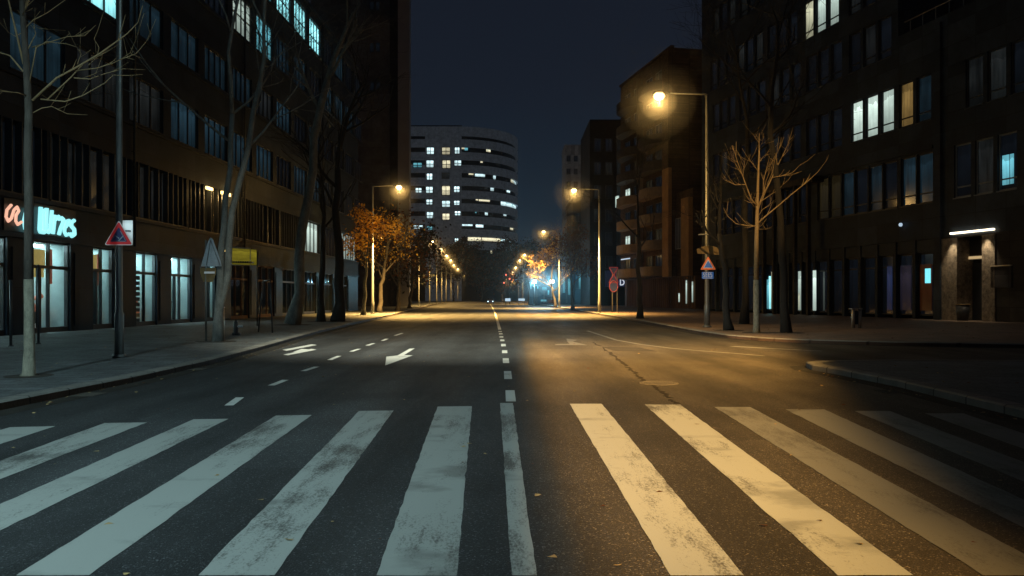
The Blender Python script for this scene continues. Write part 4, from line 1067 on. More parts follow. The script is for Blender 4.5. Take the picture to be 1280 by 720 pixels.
# ------------------------------------------------------------------ street lamps
def lamp_model(Hh, arm, lens, name='street_lamp', thick=1.0, halo_vol=False):
    root = empty(name, (0,0,.12))
    o = Vector((0,0,.12))
    mb = MB(); mb.tube([(0,0,.12),(0,0,1.2),(0,0,1.25),(0,0,Hh)], [.15*thick,.15*thick,.115*thick,.075*thick], 12); mb.tube([(0,0,.12),(0,0,.2)], .22*thick, 12)
    mb.build('pole', M['metal_pole'], root)
    mb = MB(); mb.tube([(.02,0,Hh-.05),(-.15,0,Hh+.02),(-arm+.45,0,Hh+.06)], [.06,.05,.04], 8); mb.build('arm', M['metal_pole'], root)
    hb = MB(); n = len(hb.v)
    x0, x1 = -arm-.42, -arm+.5
    hb.hexa([(x0,-.12,Hh),(x1,-.09,Hh+.02),(x1,.09,Hh+.02),(x0,.12,Hh),(x0+.12,-.07,Hh+.15),(x1,-.06,Hh+.12),(x1,.06,Hh+.12),(x0+.12,.07,Hh+.15)])
    hd = hb.build('head', M['dark_metal'], root)
    lb = MB()
    for i in range(5):
        pass
    lb.tube([(-arm-.32,0,Hh-.04),(-arm-.22,0,Hh-.08),(-arm+.12,0,Hh-.08),(-arm+.22,0,Hh-.04)], [.08,.19,.19,.08], 12)
    lb.build('lens', lens, hd)
    if halo_vol:
        # halo volume close around the bowl, added to give the lamp its halo
        sb = MB(); Rr = 1.95; c0 = Vector((-arm-.1, 0, Hh-.32)); n, k = 20, 12
        ring = [[c0+Vector((Rr*math.sin(math.pi*j/k)*math.cos(2*math.pi*i/n), Rr*math.sin(math.pi*j/k)*math.sin(2*math.pi*i/n), Rr*math.cos(math.pi*j/k))) for i in range(n)] for j in range(1, k)]
        vs_ = [c0+Vector((0,0,Rr))]+[p for r_ in ring for p in r_]+[c0-Vector((0,0,Rr))]
        sb.v = vs_
        for i in range(n):
            i2 = (i+1) % n; sb.f.append((0, 1+i, 1+i2)); sb.f.append((len(vs_)-1, 1+(k-2)*n+i2, 1+(k-2)*n+i))
            for j in range(k-2): sb.f.append((1+j*n+i, 1+(j+1)*n+i, 1+(j+1)*n+i2, 1+j*n+i2))
        sb.m = [0]*len(sb.f); sb.smooth = [True]*len(sb.f)
        sb.build('light_haze', M['haze'], root)
        s2 = MB(); s2.f = list(sb.f); s2.m = list(sb.m); s2.smooth = list(sb.smooth); s2.v = [c0+(p-c0)*.5 for p in sb.v]
        s2.build('light_haze', M['haze_core'], root)
    return root
WARM = (1.0,.58,.16)
proto = None
def street_lamp(head, z, side, label, power, halo=None, arm=2.35):
    """head: (x, y) of the luminaire; side -1: pole stands right of it"""
    global proto
    hh = 11.75
    if proto is None: proto = lamp_model(hh, 2.35, M['lens_warm'], halo_vol=True); o = proto
    else: o = copy_tree(proto)
    tag(o, label, 'street lamp', 'sodium street lamps lining both kerbs')
    o.location = (head[0] - side*2.35, head[1], .12 + (z - hh))
    o.rotation_euler.z = 0 if side < 0 else math.pi
    return o
lamps = []
def L(px, py, z, side, label, power):
    Y = (z-H)*F/(HZ-py); X = (px-640)/F*Y
    lamps.append((street_lamp((X,Y), z, side, label, power), X, Y, z, power, side))
Z = 11.75
L(825,118,Z,-1,'nearest lit street lamp on the right kerb, above the red triangle sign', 2600)
L(718,237,Z,-1,'second lit street lamp along the right kerb, before the red hourglass sign', 5200)
L(680,289,Z,-1,'third lit street lamp on the right, beside the bare golden tree', 5200)
L(656,318,Z,-1,'fourth lit street lamp on the right, small and above the golden twigs', 3600)
L(650,325,Z,-1,'fifth lit street lamp on the right, small beside the fourth', 2600)
L(645,334,Z,-1,'sixth lit street lamp on the right, small and low', 2000)
L(641,340,Z,-1,'farthest lit street lamp on the right side', 1800)
L(498,233,Z,1,'lit street lamp above the golden leaved tree on the left', 5200)
L(540,301,Z,1,'first lamp of the far left row, next to the dark trees', 4200)
L(551,311,Z,1,'second lamp of the far left row of street lamps', 3400)
L(558,319,Z,1,'third lamp of the far left row of street lamps', 3000)
L(563,325,Z,1,'fourth lamp of the far left row of street lamps', 2600)
L(567,331,Z,1,'fifth lamp of the far left row of street lamps', 2400)
L(572,336,Z,1,'sixth lamp of the far left row of street lamps', 2200)
L(579,343,Z,1,'farthest lamp of the far left row of street lamps', 2000)
for (o, X, Y, z, pw, side) in lamps:
    lx = -2.45; dz = 11.75-.12-.32
    e = pw*(1.5 if Y < 50 else .5 if Y < 130 else .9)
    point('bulb', o, (lx, 0, dz), 520 if Y < 50 else 380 if Y < 130 else 620, WARM, .08)
    spot('side_glow', o, (lx, 0, dz-2.05), (lx, 0, 0), e*(.42 if abs(Y-73.4) < 1.2 else .06 if 120 < Y < 126 else .05), WARM, 86, .16, .2)
    spot('downlight', o, (lx, 0, dz-2.05), (lx-2.4, 0, 0), pw*(.5 if Y < 50 else 13 if Y < 130 else 6), WARM, 67, 1.0, .14)
# the mask-shaped warm beam on the crossing comes from the added lamp behind the viewpoint
# tall cool lamp on the left pavement, its assumed head above the frame
def cool_lamp():
    g = G(149, 447, .12); Hh = 14.0
    root = lamp_model(Hh, 2.6, M['lens_cool'], thick=.72)
    tag(root, 'tall grey lamp post with triangular warning sign on the left pavement', 'street lamp')
    root.location = (g.x, g.y, .12); root.rotation_euler.z = math.pi
    b0 = Vector(root.location)
    spot('bulb', root, (-2.7, 0, 13.4), Vector((7.5, 12.0, -13)) if False else (-8.7, -8.5, -.1), 17000, (.98,1.0,.80), 36, 1.0, .15)  # aimed from the assumed head to brighten the left lanes
    point('glow_bulb', root, (-2.7, 0, 13.5), 160, (.62,.95,1.0), .15)
    return root
cool_lamp()
def added_cool_lamp():  # unseen lamp added to light the left of the crossing
    root = lamp_model(12.0, 2.4, M['lens_cool'])
    tag(root, 'cool white street lamp on the left pavement just behind the viewpoint', 'street lamp')
    root.location = (-8.7, -7.0, .12); root.rotation_euler.z = math.pi
    spot('bulb', root, (-2.5, 0, 11.4), (-2.4, -15.5, -.1), 14500, (.60,.93,1.0), 32, 1.0, .2)
added_cool_lamp()
def added_warm_lamp():  # unseen lamp added for warm light on the crossing and trees
    root = lamp_model(11.75, 2.35, M['lens_warm'])
    tag(root, 'sodium street lamp on the near right pavement just behind the viewpoint', 'street lamp')
    root.location = (8.8, -5.0, .12)
    b0 = Vector(root.location)
    spot('bulb', root, (-2.45, 0, 11.2), Vector((10.4, 33.6, 6.4))-b0, 42000, (1.0,.62,.22), 5.0, .9, .2)  # narrow spot added to gild the small right tree
    spot('bulb', root, (-2.45, 0, 11.2), Vector((-8.1, 15.1, 6.6))-b0, 450, (1.0,.76,.45), 4.5, .9, .2)  # narrow spot added to light the near left crown
    return root
REAR = added_warm_lamp()

o, X, Y, z, pw, side = lamps[0]
def gobo_beam(parent, loc, power, col, near=True):  # beam carries a drawn-in light pattern, not a lamp's own spread
    """luminaire with an asymmetric road optic: its photometric web favours the near carriageway and cuts off at the crown of the road"""
    l = spot('beam', parent, loc, Vector(loc)+Vector((0,0,-1)), power, col, 80, .1, .16)
    l.rotation_euler = (0,0,0)
    wp = Vector(loc)+Vector(parent.location); ld = l.data; ld.use_nodes = True; nt = ld.node_tree
    em = nt.nodes['Emission']; tc = nt.nodes.new('ShaderNodeTexCoord'); sp = nt.nodes.new('ShaderNodeSeparateXYZ'); nt.links.new(tc.outputs['Normal'], sp.inputs[0])
    def mth(op, a, b=None, c=None):
        n = nt.nodes.new('ShaderNodeMath'); n.operation = op
        for i, v in enumerate((a, b, c)):
            if v is None: continue
            if isinstance(v, (int, float)): n.inputs[i].default_value = v
            else: nt.links.new(v, n.inputs[i])
        return n.outputs[0]
    rx = mth('DIVIDE', sp.outputs['X'], sp.outputs['Z']); ry = mth('DIVIDE', sp.outputs['Y'], sp.outputs['Z'])
    gx = mth('MULTIPLY_ADD', rx, -wp.z, wp.x); gy = mth('MULTIPLY_ADD', ry, -wp.z, wp.y)
    def sstep(v, a, b):
        n = nt.nodes.new('ShaderNodeMapRange'); n.interpolation_type = 'SMOOTHSTEP'; n.clamp = True
        nt.links.new(v, n.inputs[0]); n.inputs[1].default_value = a; n.inputs[2].default_value = b; return n.outputs[0]
    lo = sstep(gx, CUT[0], CUT[1])
    rg = mth('SUBTRACT', gx, mth('MULTIPLY', mth('MAXIMUM', mth('SUBTRACT', gy, 6.0), 0.0), .30))
    hi = mth('SUBTRACT', 1.0, sstep(rg, 1.7, 3.7))
    nr = mth('MULTIPLY', sstep(gy, .5, 7.0), mth('MULTIPLY_ADD', sstep(gy, 11.5, 20.0), 1.9, .92)) if near else mth('MULTIPLY_ADD', sstep(gy, 12.0, 24.0), .85, mth('MULTIPLY', sstep(gy, 3.0, 9.0), .15)); fr = mth('SUBTRACT', 1.0, sstep(gy, 22, 35) if near else sstep(gy, 34, 66))
    d2 = mth('ADD', mth('ADD', mth('MULTIPLY', rx, rx), mth('MULTIPLY', ry, ry)), 1.0)
    cp = mth('POWER', d2, 1.34 if near else .78)
    v = mth('MULTIPLY', mth('MULTIPLY', lo, hi), mth('MULTIPLY', mth('MULTIPLY', nr, fr), cp))
    nt.links.new(v, em.inputs['Strength'])
CUT = (.0, .75)  # ground span over which the drawn light edge fades in
gobo_beam(REAR, (-2.45, 0, 11.3), 15500, (1.0,.56,.15), True)

# ------------------------------------------------------------------ signs
def tri(c, s, up=1, y=0.0):
    h = s*.866
    return [Vector((c.x-s/2, c.y+y, c.z-up*h/3)), Vector((c.x+s/2, c.y+y, c.z-up*h/3)), Vector((c.x, c.y+y, c.z+up*h*2/3))]
def rtri(c, s, up, y, rr=.12):
    """triangle outline with rounded corners"""
    T = tri(c, s, up, y); out = []
    for i in range(3):
        p, a, b_ = T[i], T[(i+2)%3], T[(i+1)%3]
        out += [p+(a-p)*rr*.5, p+(a-p)*rr*.18+(b_-p)*rr*.18, p+(b_-p)*rr*.5]
    return out
def sign_left():
    g = G(149, 447, .12); Y = g.y-.2; zz = lambda py: H+(HZ-py)/F*Y
    c = at(148.5, Y, zz(296)); root = empty('warning_sign', (c.x, c.y, zz(305)), 'red bordered triangle warning sign with crossed lines fixed to lamp post', 'sign')
    s = 36/F*Y
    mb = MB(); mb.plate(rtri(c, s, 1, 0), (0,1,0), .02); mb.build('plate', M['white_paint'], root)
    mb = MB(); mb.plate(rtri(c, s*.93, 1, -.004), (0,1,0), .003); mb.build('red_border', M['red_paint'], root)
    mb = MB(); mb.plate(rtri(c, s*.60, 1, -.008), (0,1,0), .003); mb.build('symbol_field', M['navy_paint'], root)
    mb = MB()
    def bar(x0, z0, x1, z1, w_=.012):
        a, b_ = Vector((c.x+x0*s, c.y-.012, c.z+z0*s)), Vector((c.x+x1*s, c.y-.012, c.z+z1*s)); t = (b_-a).normalized(); n = Vector((-t.z,0,t.x))*w_
        mb.plate([a-n, b_-n, b_+n, a+n], (0,1,0), .003)
    bar(-.14,.06,.02,-.06); bar(.17,.04,-.03,-.17); bar(-.26,-.15,.24,-.155,.008); bar(-.26,-.15,-.1,.1,.006); bar(.06,.2,.24,-.13,.006)
    mb.build('symbol', M['grey_plate'], root)
    mb = MB(); mb.box((c.x-.16,c.y+.02,zz(298)),(c.x+.16,c.y+.20,zz(296))); mb.build('bracket', M['grey_plate'], root)
    Y2 = g.y+.2
    c2 = at(158, Y2, 0); z2 = lambda py: H+(HZ-py)/F*Y2
    r2 = empty('white_sign', (c2.x, c2.y, z2(303)), 'plain white rectangular sign behind the triangle sign on the lamp post', 'sign')
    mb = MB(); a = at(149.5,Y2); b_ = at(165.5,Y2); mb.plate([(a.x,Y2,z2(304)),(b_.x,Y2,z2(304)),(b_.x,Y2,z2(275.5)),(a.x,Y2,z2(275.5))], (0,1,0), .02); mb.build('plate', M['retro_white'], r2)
    mb = MB(); mb.box((g.x-.1,g.y+.06,z2(290)),(g.x+.2,Y2-.002,z2(288))); mb.build('bracket', M['grey_plate'], r2)
sign_left()

def sign_back():
    g = G(257.5, 427, .12); Y = g.y; zz = lambda py: H+(HZ-py)/F*Y
    root = empty('traffic_sign', g, 'grey back of a triangular sign over a small plate on a thin post', 'sign')
    mb = MB(); mb.tube([g, (g.x,Y,zz(300))], .035, 8); mb.build('post', M['metal_pole'], root)
    c = at(264, Y-.05, zz(322)); s = 27/F*Y
    mb = MB(); mb.plate([at(251,Y-.05,zz(333)), at(277,Y-.05,zz(333)), at(276,Y-.05,zz(327)), at(266,Y-.05,zz(299)), at(263,Y-.05,zz(297)), at(260,Y-.05,zz(302))], (0,1,0), .02); mb.build('triangle_plate', M['grey_plate'], root)
    mb = MB(); mb.tube([at(263,Y-.07,zz(300)), at(258,Y-.07,zz(332))], .012, 5); mb.tube([at(263,Y-.07,zz(300)), at(275,Y-.07,zz(331))], .012, 5); mb.build('rim', M['metal_pole'], root)
    mb = MB(); mb.plate([at(250,Y-.03,zz(340)), at(254,Y-.03,zz(352)), at(266,Y-.03,zz(353)), at(270,Y-.03,zz(341)), at(270,Y-.03,zz(335)), at(250,Y-.03,zz(335))], (0,1,0), .02); mb.build('lower_plate', M['brown_plate'], root)
    mb = MB(); mb.box((at(256,Y).x,Y-.06,zz(342)),(at(269,Y).x,Y-.045,zz(339.5))); mb.build('reflector', M['white_paint'], root)
sign_back()

def sign_right():
    g = G(884, 412, .12); Y = 38.9; zz = lambda py: H+(HZ-py)/F*Y
    root = empty('warning_sign', at(885, Y, zz(349)), 'red triangle sign with blue centre above a small lettered blue plate', 'sign')
    c = at(885.2, Y, zz(331.5)); s = 19.5/F*Y
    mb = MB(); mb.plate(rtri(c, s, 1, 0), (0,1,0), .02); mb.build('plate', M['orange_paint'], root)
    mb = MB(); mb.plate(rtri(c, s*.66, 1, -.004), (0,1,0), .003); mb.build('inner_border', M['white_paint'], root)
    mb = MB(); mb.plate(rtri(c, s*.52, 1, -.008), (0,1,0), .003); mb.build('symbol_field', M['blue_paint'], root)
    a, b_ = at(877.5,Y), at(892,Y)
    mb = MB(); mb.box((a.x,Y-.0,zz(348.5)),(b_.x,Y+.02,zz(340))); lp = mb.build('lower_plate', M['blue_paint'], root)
    mb = MB(); w_ = b_.x-a.x
    z0, z1 = zz(346.0), zz(341.0)
    for k, ch in enumerate('SEES'):
        x0 = a.x+w_*(.1+.21*k); x1 = x0+w_*.15; t = .03; y0, y1 = Y-.006, Y-.001
        def hb(z): mb.box((x0,y0,z-t/2),(x1,y1,z+t/2))
        hb(z0); hb((z0+z1)/2); hb(z1)
        if ch == 'S': mb.box((x0,y0-.001,(z0+z1)/2+t/2),(x0+t,y1,z1-t/2)); mb.box((x1-t,y0-.001,z0+t/2),(x1,y1,(z0+z1)/2-t/2))
        else: mb.box((x0,y0-.001,z0+t/2),(x0+t,y1,(z0+z1)/2-t/2)); mb.box((x0,y0-.001,(z0+z1)/2+t/2),(x0+t,y1,z1-t/2))
    mb.box((a.x+w_*.12,Y-.006,zz(348.0)),(b_.x-w_*.12,Y-.001,zz(347.3)))
    mb.build('lettering', M['white_paint'], lp)
    mb = MB(); mb.box((at(881,Y).x,Y+.02,zz(334)),(at(888,Y).x,Y+.35,zz(332))); mb.build('bracket', M['grey_plate'], root)
    # curved brown board above it
    r2 = empty('board_sign', at(881, Y, zz(317)), 'brown board with arched top on the lamp post, above the triangle sign', 'sign')
    pts = [at(872,Y,zz(317)), at(899,Y,zz(318.5)), at(898.5,Y,zz(313))]
    for i in range(9):
        f = i/8; pts.append(at(897-26*f, Y, zz(311.5-4.6*math.sin(math.pi*(.12+.88*f)))))
    mb = MB(); mb.plate(pts, (0,1,0), .03); mb.build('board', M['brown_plate'], r2)
    mb = MB(); a = at(874.5,Y); b_ = at(886,Y); mb.box((a.x,Y,zz(293.6)),(b_.x,Y+.3,zz(292.2))); mb.build('bracket', M['metal_pole'], r2)
sign_right()

def sign_hourglass():
    Y = 81.0; zz = lambda py: H+(HZ-py)/F*Y
    root = empty('traffic_sign', at(767, Y, .12), 'red bordered signs stacked like an hourglass on two posts', 'sign')
    for px in (765.5, 771.5):
        mb = MB(); p = at(px, Y+.1); mb.tube([(p.x,p.y,.12),(p.x,p.y,zz(336))], .05, 8); mb.build('post', M['metal_pole'], root)
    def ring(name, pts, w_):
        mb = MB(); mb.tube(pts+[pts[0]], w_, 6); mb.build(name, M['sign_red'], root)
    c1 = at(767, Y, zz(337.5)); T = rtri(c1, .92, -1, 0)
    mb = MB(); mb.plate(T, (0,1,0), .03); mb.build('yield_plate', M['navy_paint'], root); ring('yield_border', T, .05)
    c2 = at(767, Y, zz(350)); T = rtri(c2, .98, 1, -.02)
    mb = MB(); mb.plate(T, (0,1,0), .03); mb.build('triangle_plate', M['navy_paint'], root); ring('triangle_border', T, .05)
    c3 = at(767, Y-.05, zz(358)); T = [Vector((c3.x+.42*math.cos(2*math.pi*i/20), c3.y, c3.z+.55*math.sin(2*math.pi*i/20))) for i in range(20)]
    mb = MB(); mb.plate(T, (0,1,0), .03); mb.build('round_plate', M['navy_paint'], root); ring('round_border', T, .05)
sign_hourglass()

# ------------------------------------------------------------------ small street furniture
def thin_post(px, py, top, label, r_=.04, mat='dark_metal', cat='post'):
    g = G(px, py, .12); z = H+(HZ-top)/F*g.y
    root = empty('steel_post', g, label, cat, 'slim posts on the left pavement')
    mb = MB(); mb.tube([g,(g.x,g.y,z)], r_, 8); mb.build('shaft', M[mat], root)
    mb = MB(); mb.tube([(g.x,g.y,z),(g.x,g.y,z+.03),(g.x,g.y,z+.06)], [r_*1.25,r_*1.2,r_*.4], 8); mb.tube([(g.x,g.y,.12),(g.x,g.y,.15)], r_*2, 10); mb.build('cap', M[mat], root)
thin_post(13.5, 433, 352, 'slim dark post left of the limewashed tree')
thin_post(48, 430, 333, 'slim dark post right of the limewashed tree before the shop door')
g = G(276, 426, .12)
root = empty('bollard', g, 'short white topped post beside the sign back on left pavement', 'bollard')
mb = MB(); mb.tube([(g.x+.05,g.y,.12),(g.x+.05,g.y,1.25)], .075, 10); mb.build('shaft', M['bin_metal'], root)
mb = MB(); mb.tube([(g.x+.05,g.y,1.25),(g.x+.05,g.y,1.28),(g.x+.05,g.y,1.31)], [.085,.08,.03], 10); mb.build('cap', M['white_paint'], root)
def stand():
    a, b_ = G(323, 415, .12), G(340.5, 416, .12)
    root = empty('bicycle_stand', (a+b_)/2, 'dark leaning two legged frame on the left pavement', 'stand')
    mb = MB(); z = 2.2
    mb.tube([a, a+Vector((.12,0,1.4)), a+Vector((.22,0,z))], .035, 8); mb.tube([b_, b_+Vector((-.05,0,1.2)), b_+Vector((-.08,0,z))], .035, 8); mb.build('leg', M['dark_metal'], root)
    mb = MB(); mb.tube([a+Vector((.22,0,z)), b_+Vector((-.08,0,z))], .035, 8); mb.build('crossbar', M['dark_metal'], root)
stand()
def hydrant():
    g = G(295, 419, .12)
    root = empty('hydrant', g, 'small dark hydrant with side outlet on the left pavement', 'hydrant')
    mb = MB(); mb.tube([g, g+Vector((0,0,.1)), g+Vector((0,0,.12)), g+Vector((0,0,.5)), g+Vector((0,0,.6))], [.16,.16,.09,.09,.03], 10); mb.build('body', M['dark_metal'], root)
    mb = MB(); mb.tube([g+Vector((-.1,0,.35)), g+Vector((.26,0,.35))], .05, 8); mb.build('outlet', M['grey_plate'], root)
hydrant()
def bollard_bin():
    g = G(1070.5, 410, .12)
    root = empty('waste_bin', g, 'pale metal bin with two upright posts on the right pavement', 'bin')
    for dx in (-.16, .16):
        mb = MB(); mb.tube([(g.x+dx,g.y,.12),(g.x+dx,g.y,1.03)], .085, 10); mb.build('post', M['bin_metal'], root)
    mb = MB(); mb.box((g.x-.09,g.y-.03,.3),(g.x+.09,g.y+.25,.95)); mb.build('body', M['dark_metal'], root)
    mb = MB(); mb.box((g.x-.27,g.y-.12,1.03),(g.x+.27,g.y+.28,1.07)); mb.build('lid', M['bin_metal'], root)
bollard_bin()
def planter():
    c = RW.pt(RW.u(1205), .1, .12)
    root = empty('planter', c, 'dark tapered tub beside the stone entrance door', 'planter')
    mb = MB(); mb.tube([c, c+Vector((0,0,1.0))], [.34,.42], 14); mb.build('tub', M['dark_metal'], root)
    mb = MB(); mb.tube([c+Vector((0,0,1.0)), c+Vector((0,0,1.06))], [.45,.45], 14); mb.build('rim', M['brown_plate'], root)
planter()
def traffic_light(px, Y, py, label):
    p = at(px, Y); z = H+(HZ-py)/F*Y
    root = empty('traffic_light', (p.x,p.y,.0), label, 'traffic light', 'red traffic lights far down the road')
    mb = MB(); mb.tube([(p.x,p.y,0),(p.x,p.y,z+.2)], .08, 8); mb.build('post', M['dark_metal'], root)
    mb = MB(); mb.box((p.x-.25,p.y-.2,z-.9),(p.x+.25,p.y-.05,z+.4)); h = mb.build('housing', M['dark_metal'], root)
    mb = MB(); mb.tube([(p.x,p.y-.26,z+.1),(p.x,p.y-.2,z+.1)], .22, 12); mb.build('lens', M['lens_red'], h)
traffic_light(632.5, 215, 344, 'red traffic light, highest of the far group near road end')
traffic_light(637, 205, 349, 'red traffic light, middle one of the far group near road end')
traffic_light(630, 225, 354, 'red traffic light, lowest of the far group near road end')
def light_panel(px0, px1, py0, py1, Y, label, mt='white_panel'):
    a, b_ = at(px0,Y), at(px1,Y); zz = lambda py: max(.1, H+(HZ-py)/F*Y)
    root = empty('light_sign', ((a.x+b_.x)/2,Y,0), label, 'sign', 'low lit signs before the pavilion')
    mb = MB(); mb.box((a.x,Y,zz(py1)),(b_.x,Y+.15,zz(py0))); mb.build('face', M[mt], root)
    mb = MB()
    for x in (a.x+.05, b_.x-.05): mb.tube([(x,Y+.08,0),(x,Y+.08,zz(py1))], .04, 6)
    mb.build('feet', M['dark_metal'], root)
light_panel(631.5, 638, 373, 376.5, 168, 'low white lit sign left of the blue pavilion')
light_panel(648, 656, 373.2, 376, 160, 'low white lit sign under the left floodlight')
light_panel(676, 683, 374.5, 377, 150, 'dim low lit sign between the floodlights', 'p_cyan')
light_panel(685, 693, 374.5, 379, 150, 'orange box sign under the right floodlight', 'orange_door')
# one oncoming car far away
def car(px, Y, label):
    p = at(px, Y)
    root = empty('car', (p.x, Y, 0), label, 'car')
    def prof(w_, pts):
        mb = MB(); n = len(pts)
        mb.plate([(p.x-w_, Y+a, z) for a, z in pts], (1,0,0), 2*w_); return mb
    prof(.86, [(0,.35),(0,.7),(.15,.82),(1.2,.95),(4.0,.98),(4.3,.85),(4.3,.35)]).build('body', M['navy_paint'], root)
    prof(.7, [(1.1,.95),(1.8,1.42),(3.2,1.45),(3.9,.98)]).build('cabin', M['p_glass'], root)
    for sx in (-1,1):
        mb = MB(); mb.tube([(p.x+sx*.6,Y-.04,.62),(p.x+sx*.6,Y-.002,.62)], .12, 10); mb.build('headlight', M['lens_cool'], root)
        for yy in (.8, 3.4):
            mb = MB(); mb.tube([(p.x+sx*.72,Y+yy,.33),(p.x+sx*.88,Y+yy,.33)], .33, 14); mb.build('wheel', M['tar'], root)
car(613, 205, 'small oncoming car with headlights on at the far end')

# ------------------------------------------------------------------ trees
def grow(tk, tw, p, d, length, rad, depth, r, ends, up=.12, wig=.22, nseg=5, kids=(3,5), spread=(25,55), twig_below=2, shrink=.62):
    pts = [p.copy()]; rads = [rad]; dirs = []
    cur = d.normalized()
    for i in range(nseg):
        cur = (cur + Vector((r.gauss(0,wig), r.gauss(0,wig), r.gauss(0,wig)*.7+up))*.5).normalized()
        p = p + cur*(length/nseg); pts.append(p.copy()); rads.append(max(.006, rad*(1-.6*(i+1)/nseg))); dirs.append(cur.copy())
    (tk if depth >= twig_below else tw).tube(pts, rads, 7 if depth >= twig_below else 5, 0)
    if depth == 0: ends.append(pts[-1]); ends.append(pts[len(pts)//2]); return
    n = r.randint(*kids)
    for k in range(n):
        f = .35+.65*(k+r.random()*.8)/n; f = min(f, .99); i = min(int(f*nseg), nseg-1); q = pts[i]+(pts[i+1]-pts[i])*(f*nseg-i)
        base = dirs[i]; ax = base.orthogonal().normalized(); ax.rotate(Matrix.Rotation(r.uniform(0,6.283), 3, base))
        nd = base.copy(); nd.rotate(Matrix.Rotation(R(r.uniform(*spread)), 3, ax))
        grow(tk, tw, q, nd, length*shrink*r.uniform(.75,1.15), rads[i]*.6, depth-1, r, ends, up, wig, max(3,nseg-1), kids, spread, twig_below, shrink)
    ends.append(pts[-1])

def leaves(mb, ends, r, n, spread, size, mi=0):
    for e in ends:
        for k in range(n):
            c = e+Vector((r.gauss(0,spread), r.gauss(0,spread), r.gauss(0,spread*.9)))
            a = Vector((r.gauss(0,1), r.gauss(0,1), r.gauss(0,1))).normalized(); b_ = a.orthogonal().normalized(); b_.rotate(Matrix.Rotation(r.uniform(0,6.28),3,a))
            c2 = a.cross(b_); s = size*r.uniform(.6,1.3)
            mb.poly([c-b_*s, c-c2*s*.55, c+b_*s, c+c2*s*.55], r.choice((0,0,0,1)))

def tree(name, g, label, height, rad, seed, lean=(0,0), bark='bark', twig='twig_dark', fork=.45, depth=3, leaf=None, leaf_n=6, leaf_s=.09, leaf_sp=.35, stems=1, white_to=0, group=None, kids=(3,5), crown_len=None, sides=8, pit=True, spread=(25,55)):
    r = random.Random(seed); root = empty(name, g, label, 'tree', group)
    tk, tw = MB(), MB(); ends = []
    g = Vector(g)
    for s in range(stems):
        hs = height*fork if stems == 1 else height*fork*r.uniform(.9,1.1)
        top = g+Vector((lean[0]+ (s-(stems-1)/2)*height*.06, lean[1], hs)); pts = []; rads = []
        for i in range(9):
            f = i/8; p = g+Vector(((top.x-g.x)*f**1.3, (top.y-g.y)*f, hs*f)) + Vector((r.gauss(0,rad*.25)*(1 if 0 < i < 8 else 0), r.gauss(0,rad*.25)*(1 if 0 < i < 8 else 0), 0))
            fl = 1+.5*max(0, 1-f*9)
            pts.append(p); rads.append(rad*(1-.42*f)*fl/(1 if stems == 1 else 1.25))
        tk.tube(pts, rads, sides+2)
        d = (pts[-1]-pts[-3]).normalized()
        cl = crown_len or (height-hs)
        grow(tk, tw, pts[-1], d, cl*.75, rads[-1]*.95, depth, r, ends, .16, .2, 6, kids, spread)
        for k in range(r.randint(2,3)):
            a = r.uniform(0,6.28); nd = Vector((math.cos(a), math.sin(a), r.uniform(.5,1.1)))
            grow(tk, tw, pts[-1-k % 3], nd, cl*.55, rads[-1]*.6, depth-1, r, ends, .16, .2, 5, kids, spread)
    mats = [M[bark], M['bark_white']]
    if white_to:
        for i, f in enumerate(tk.f):
            if all(tk.v[q].z < white_to for q in f) : tk.m[i] = 1
    tk.build('trunk', mats, root)
    cr = tw.build('crown', M[twig], root)
    if leaf:
        lb = MB(); leaves(lb, ends, r, leaf_n, leaf_sp, leaf_s); lb.build('foliage', [M[leaf], M['leaf_rust']], cr)
    if pit:
        pm = MB(); rr = rad*2.6+.25
        pm.prism([(g.x+rr*math.cos(2*math.pi*i/12)*r.uniform(.8,1.1), g.y+rr*math.sin(2*math.pi*i/12)*r.uniform(.8,1.1)) for i in range(12)], .1, .128); pm.build('tree_pit', M['soil'], root)
    return root

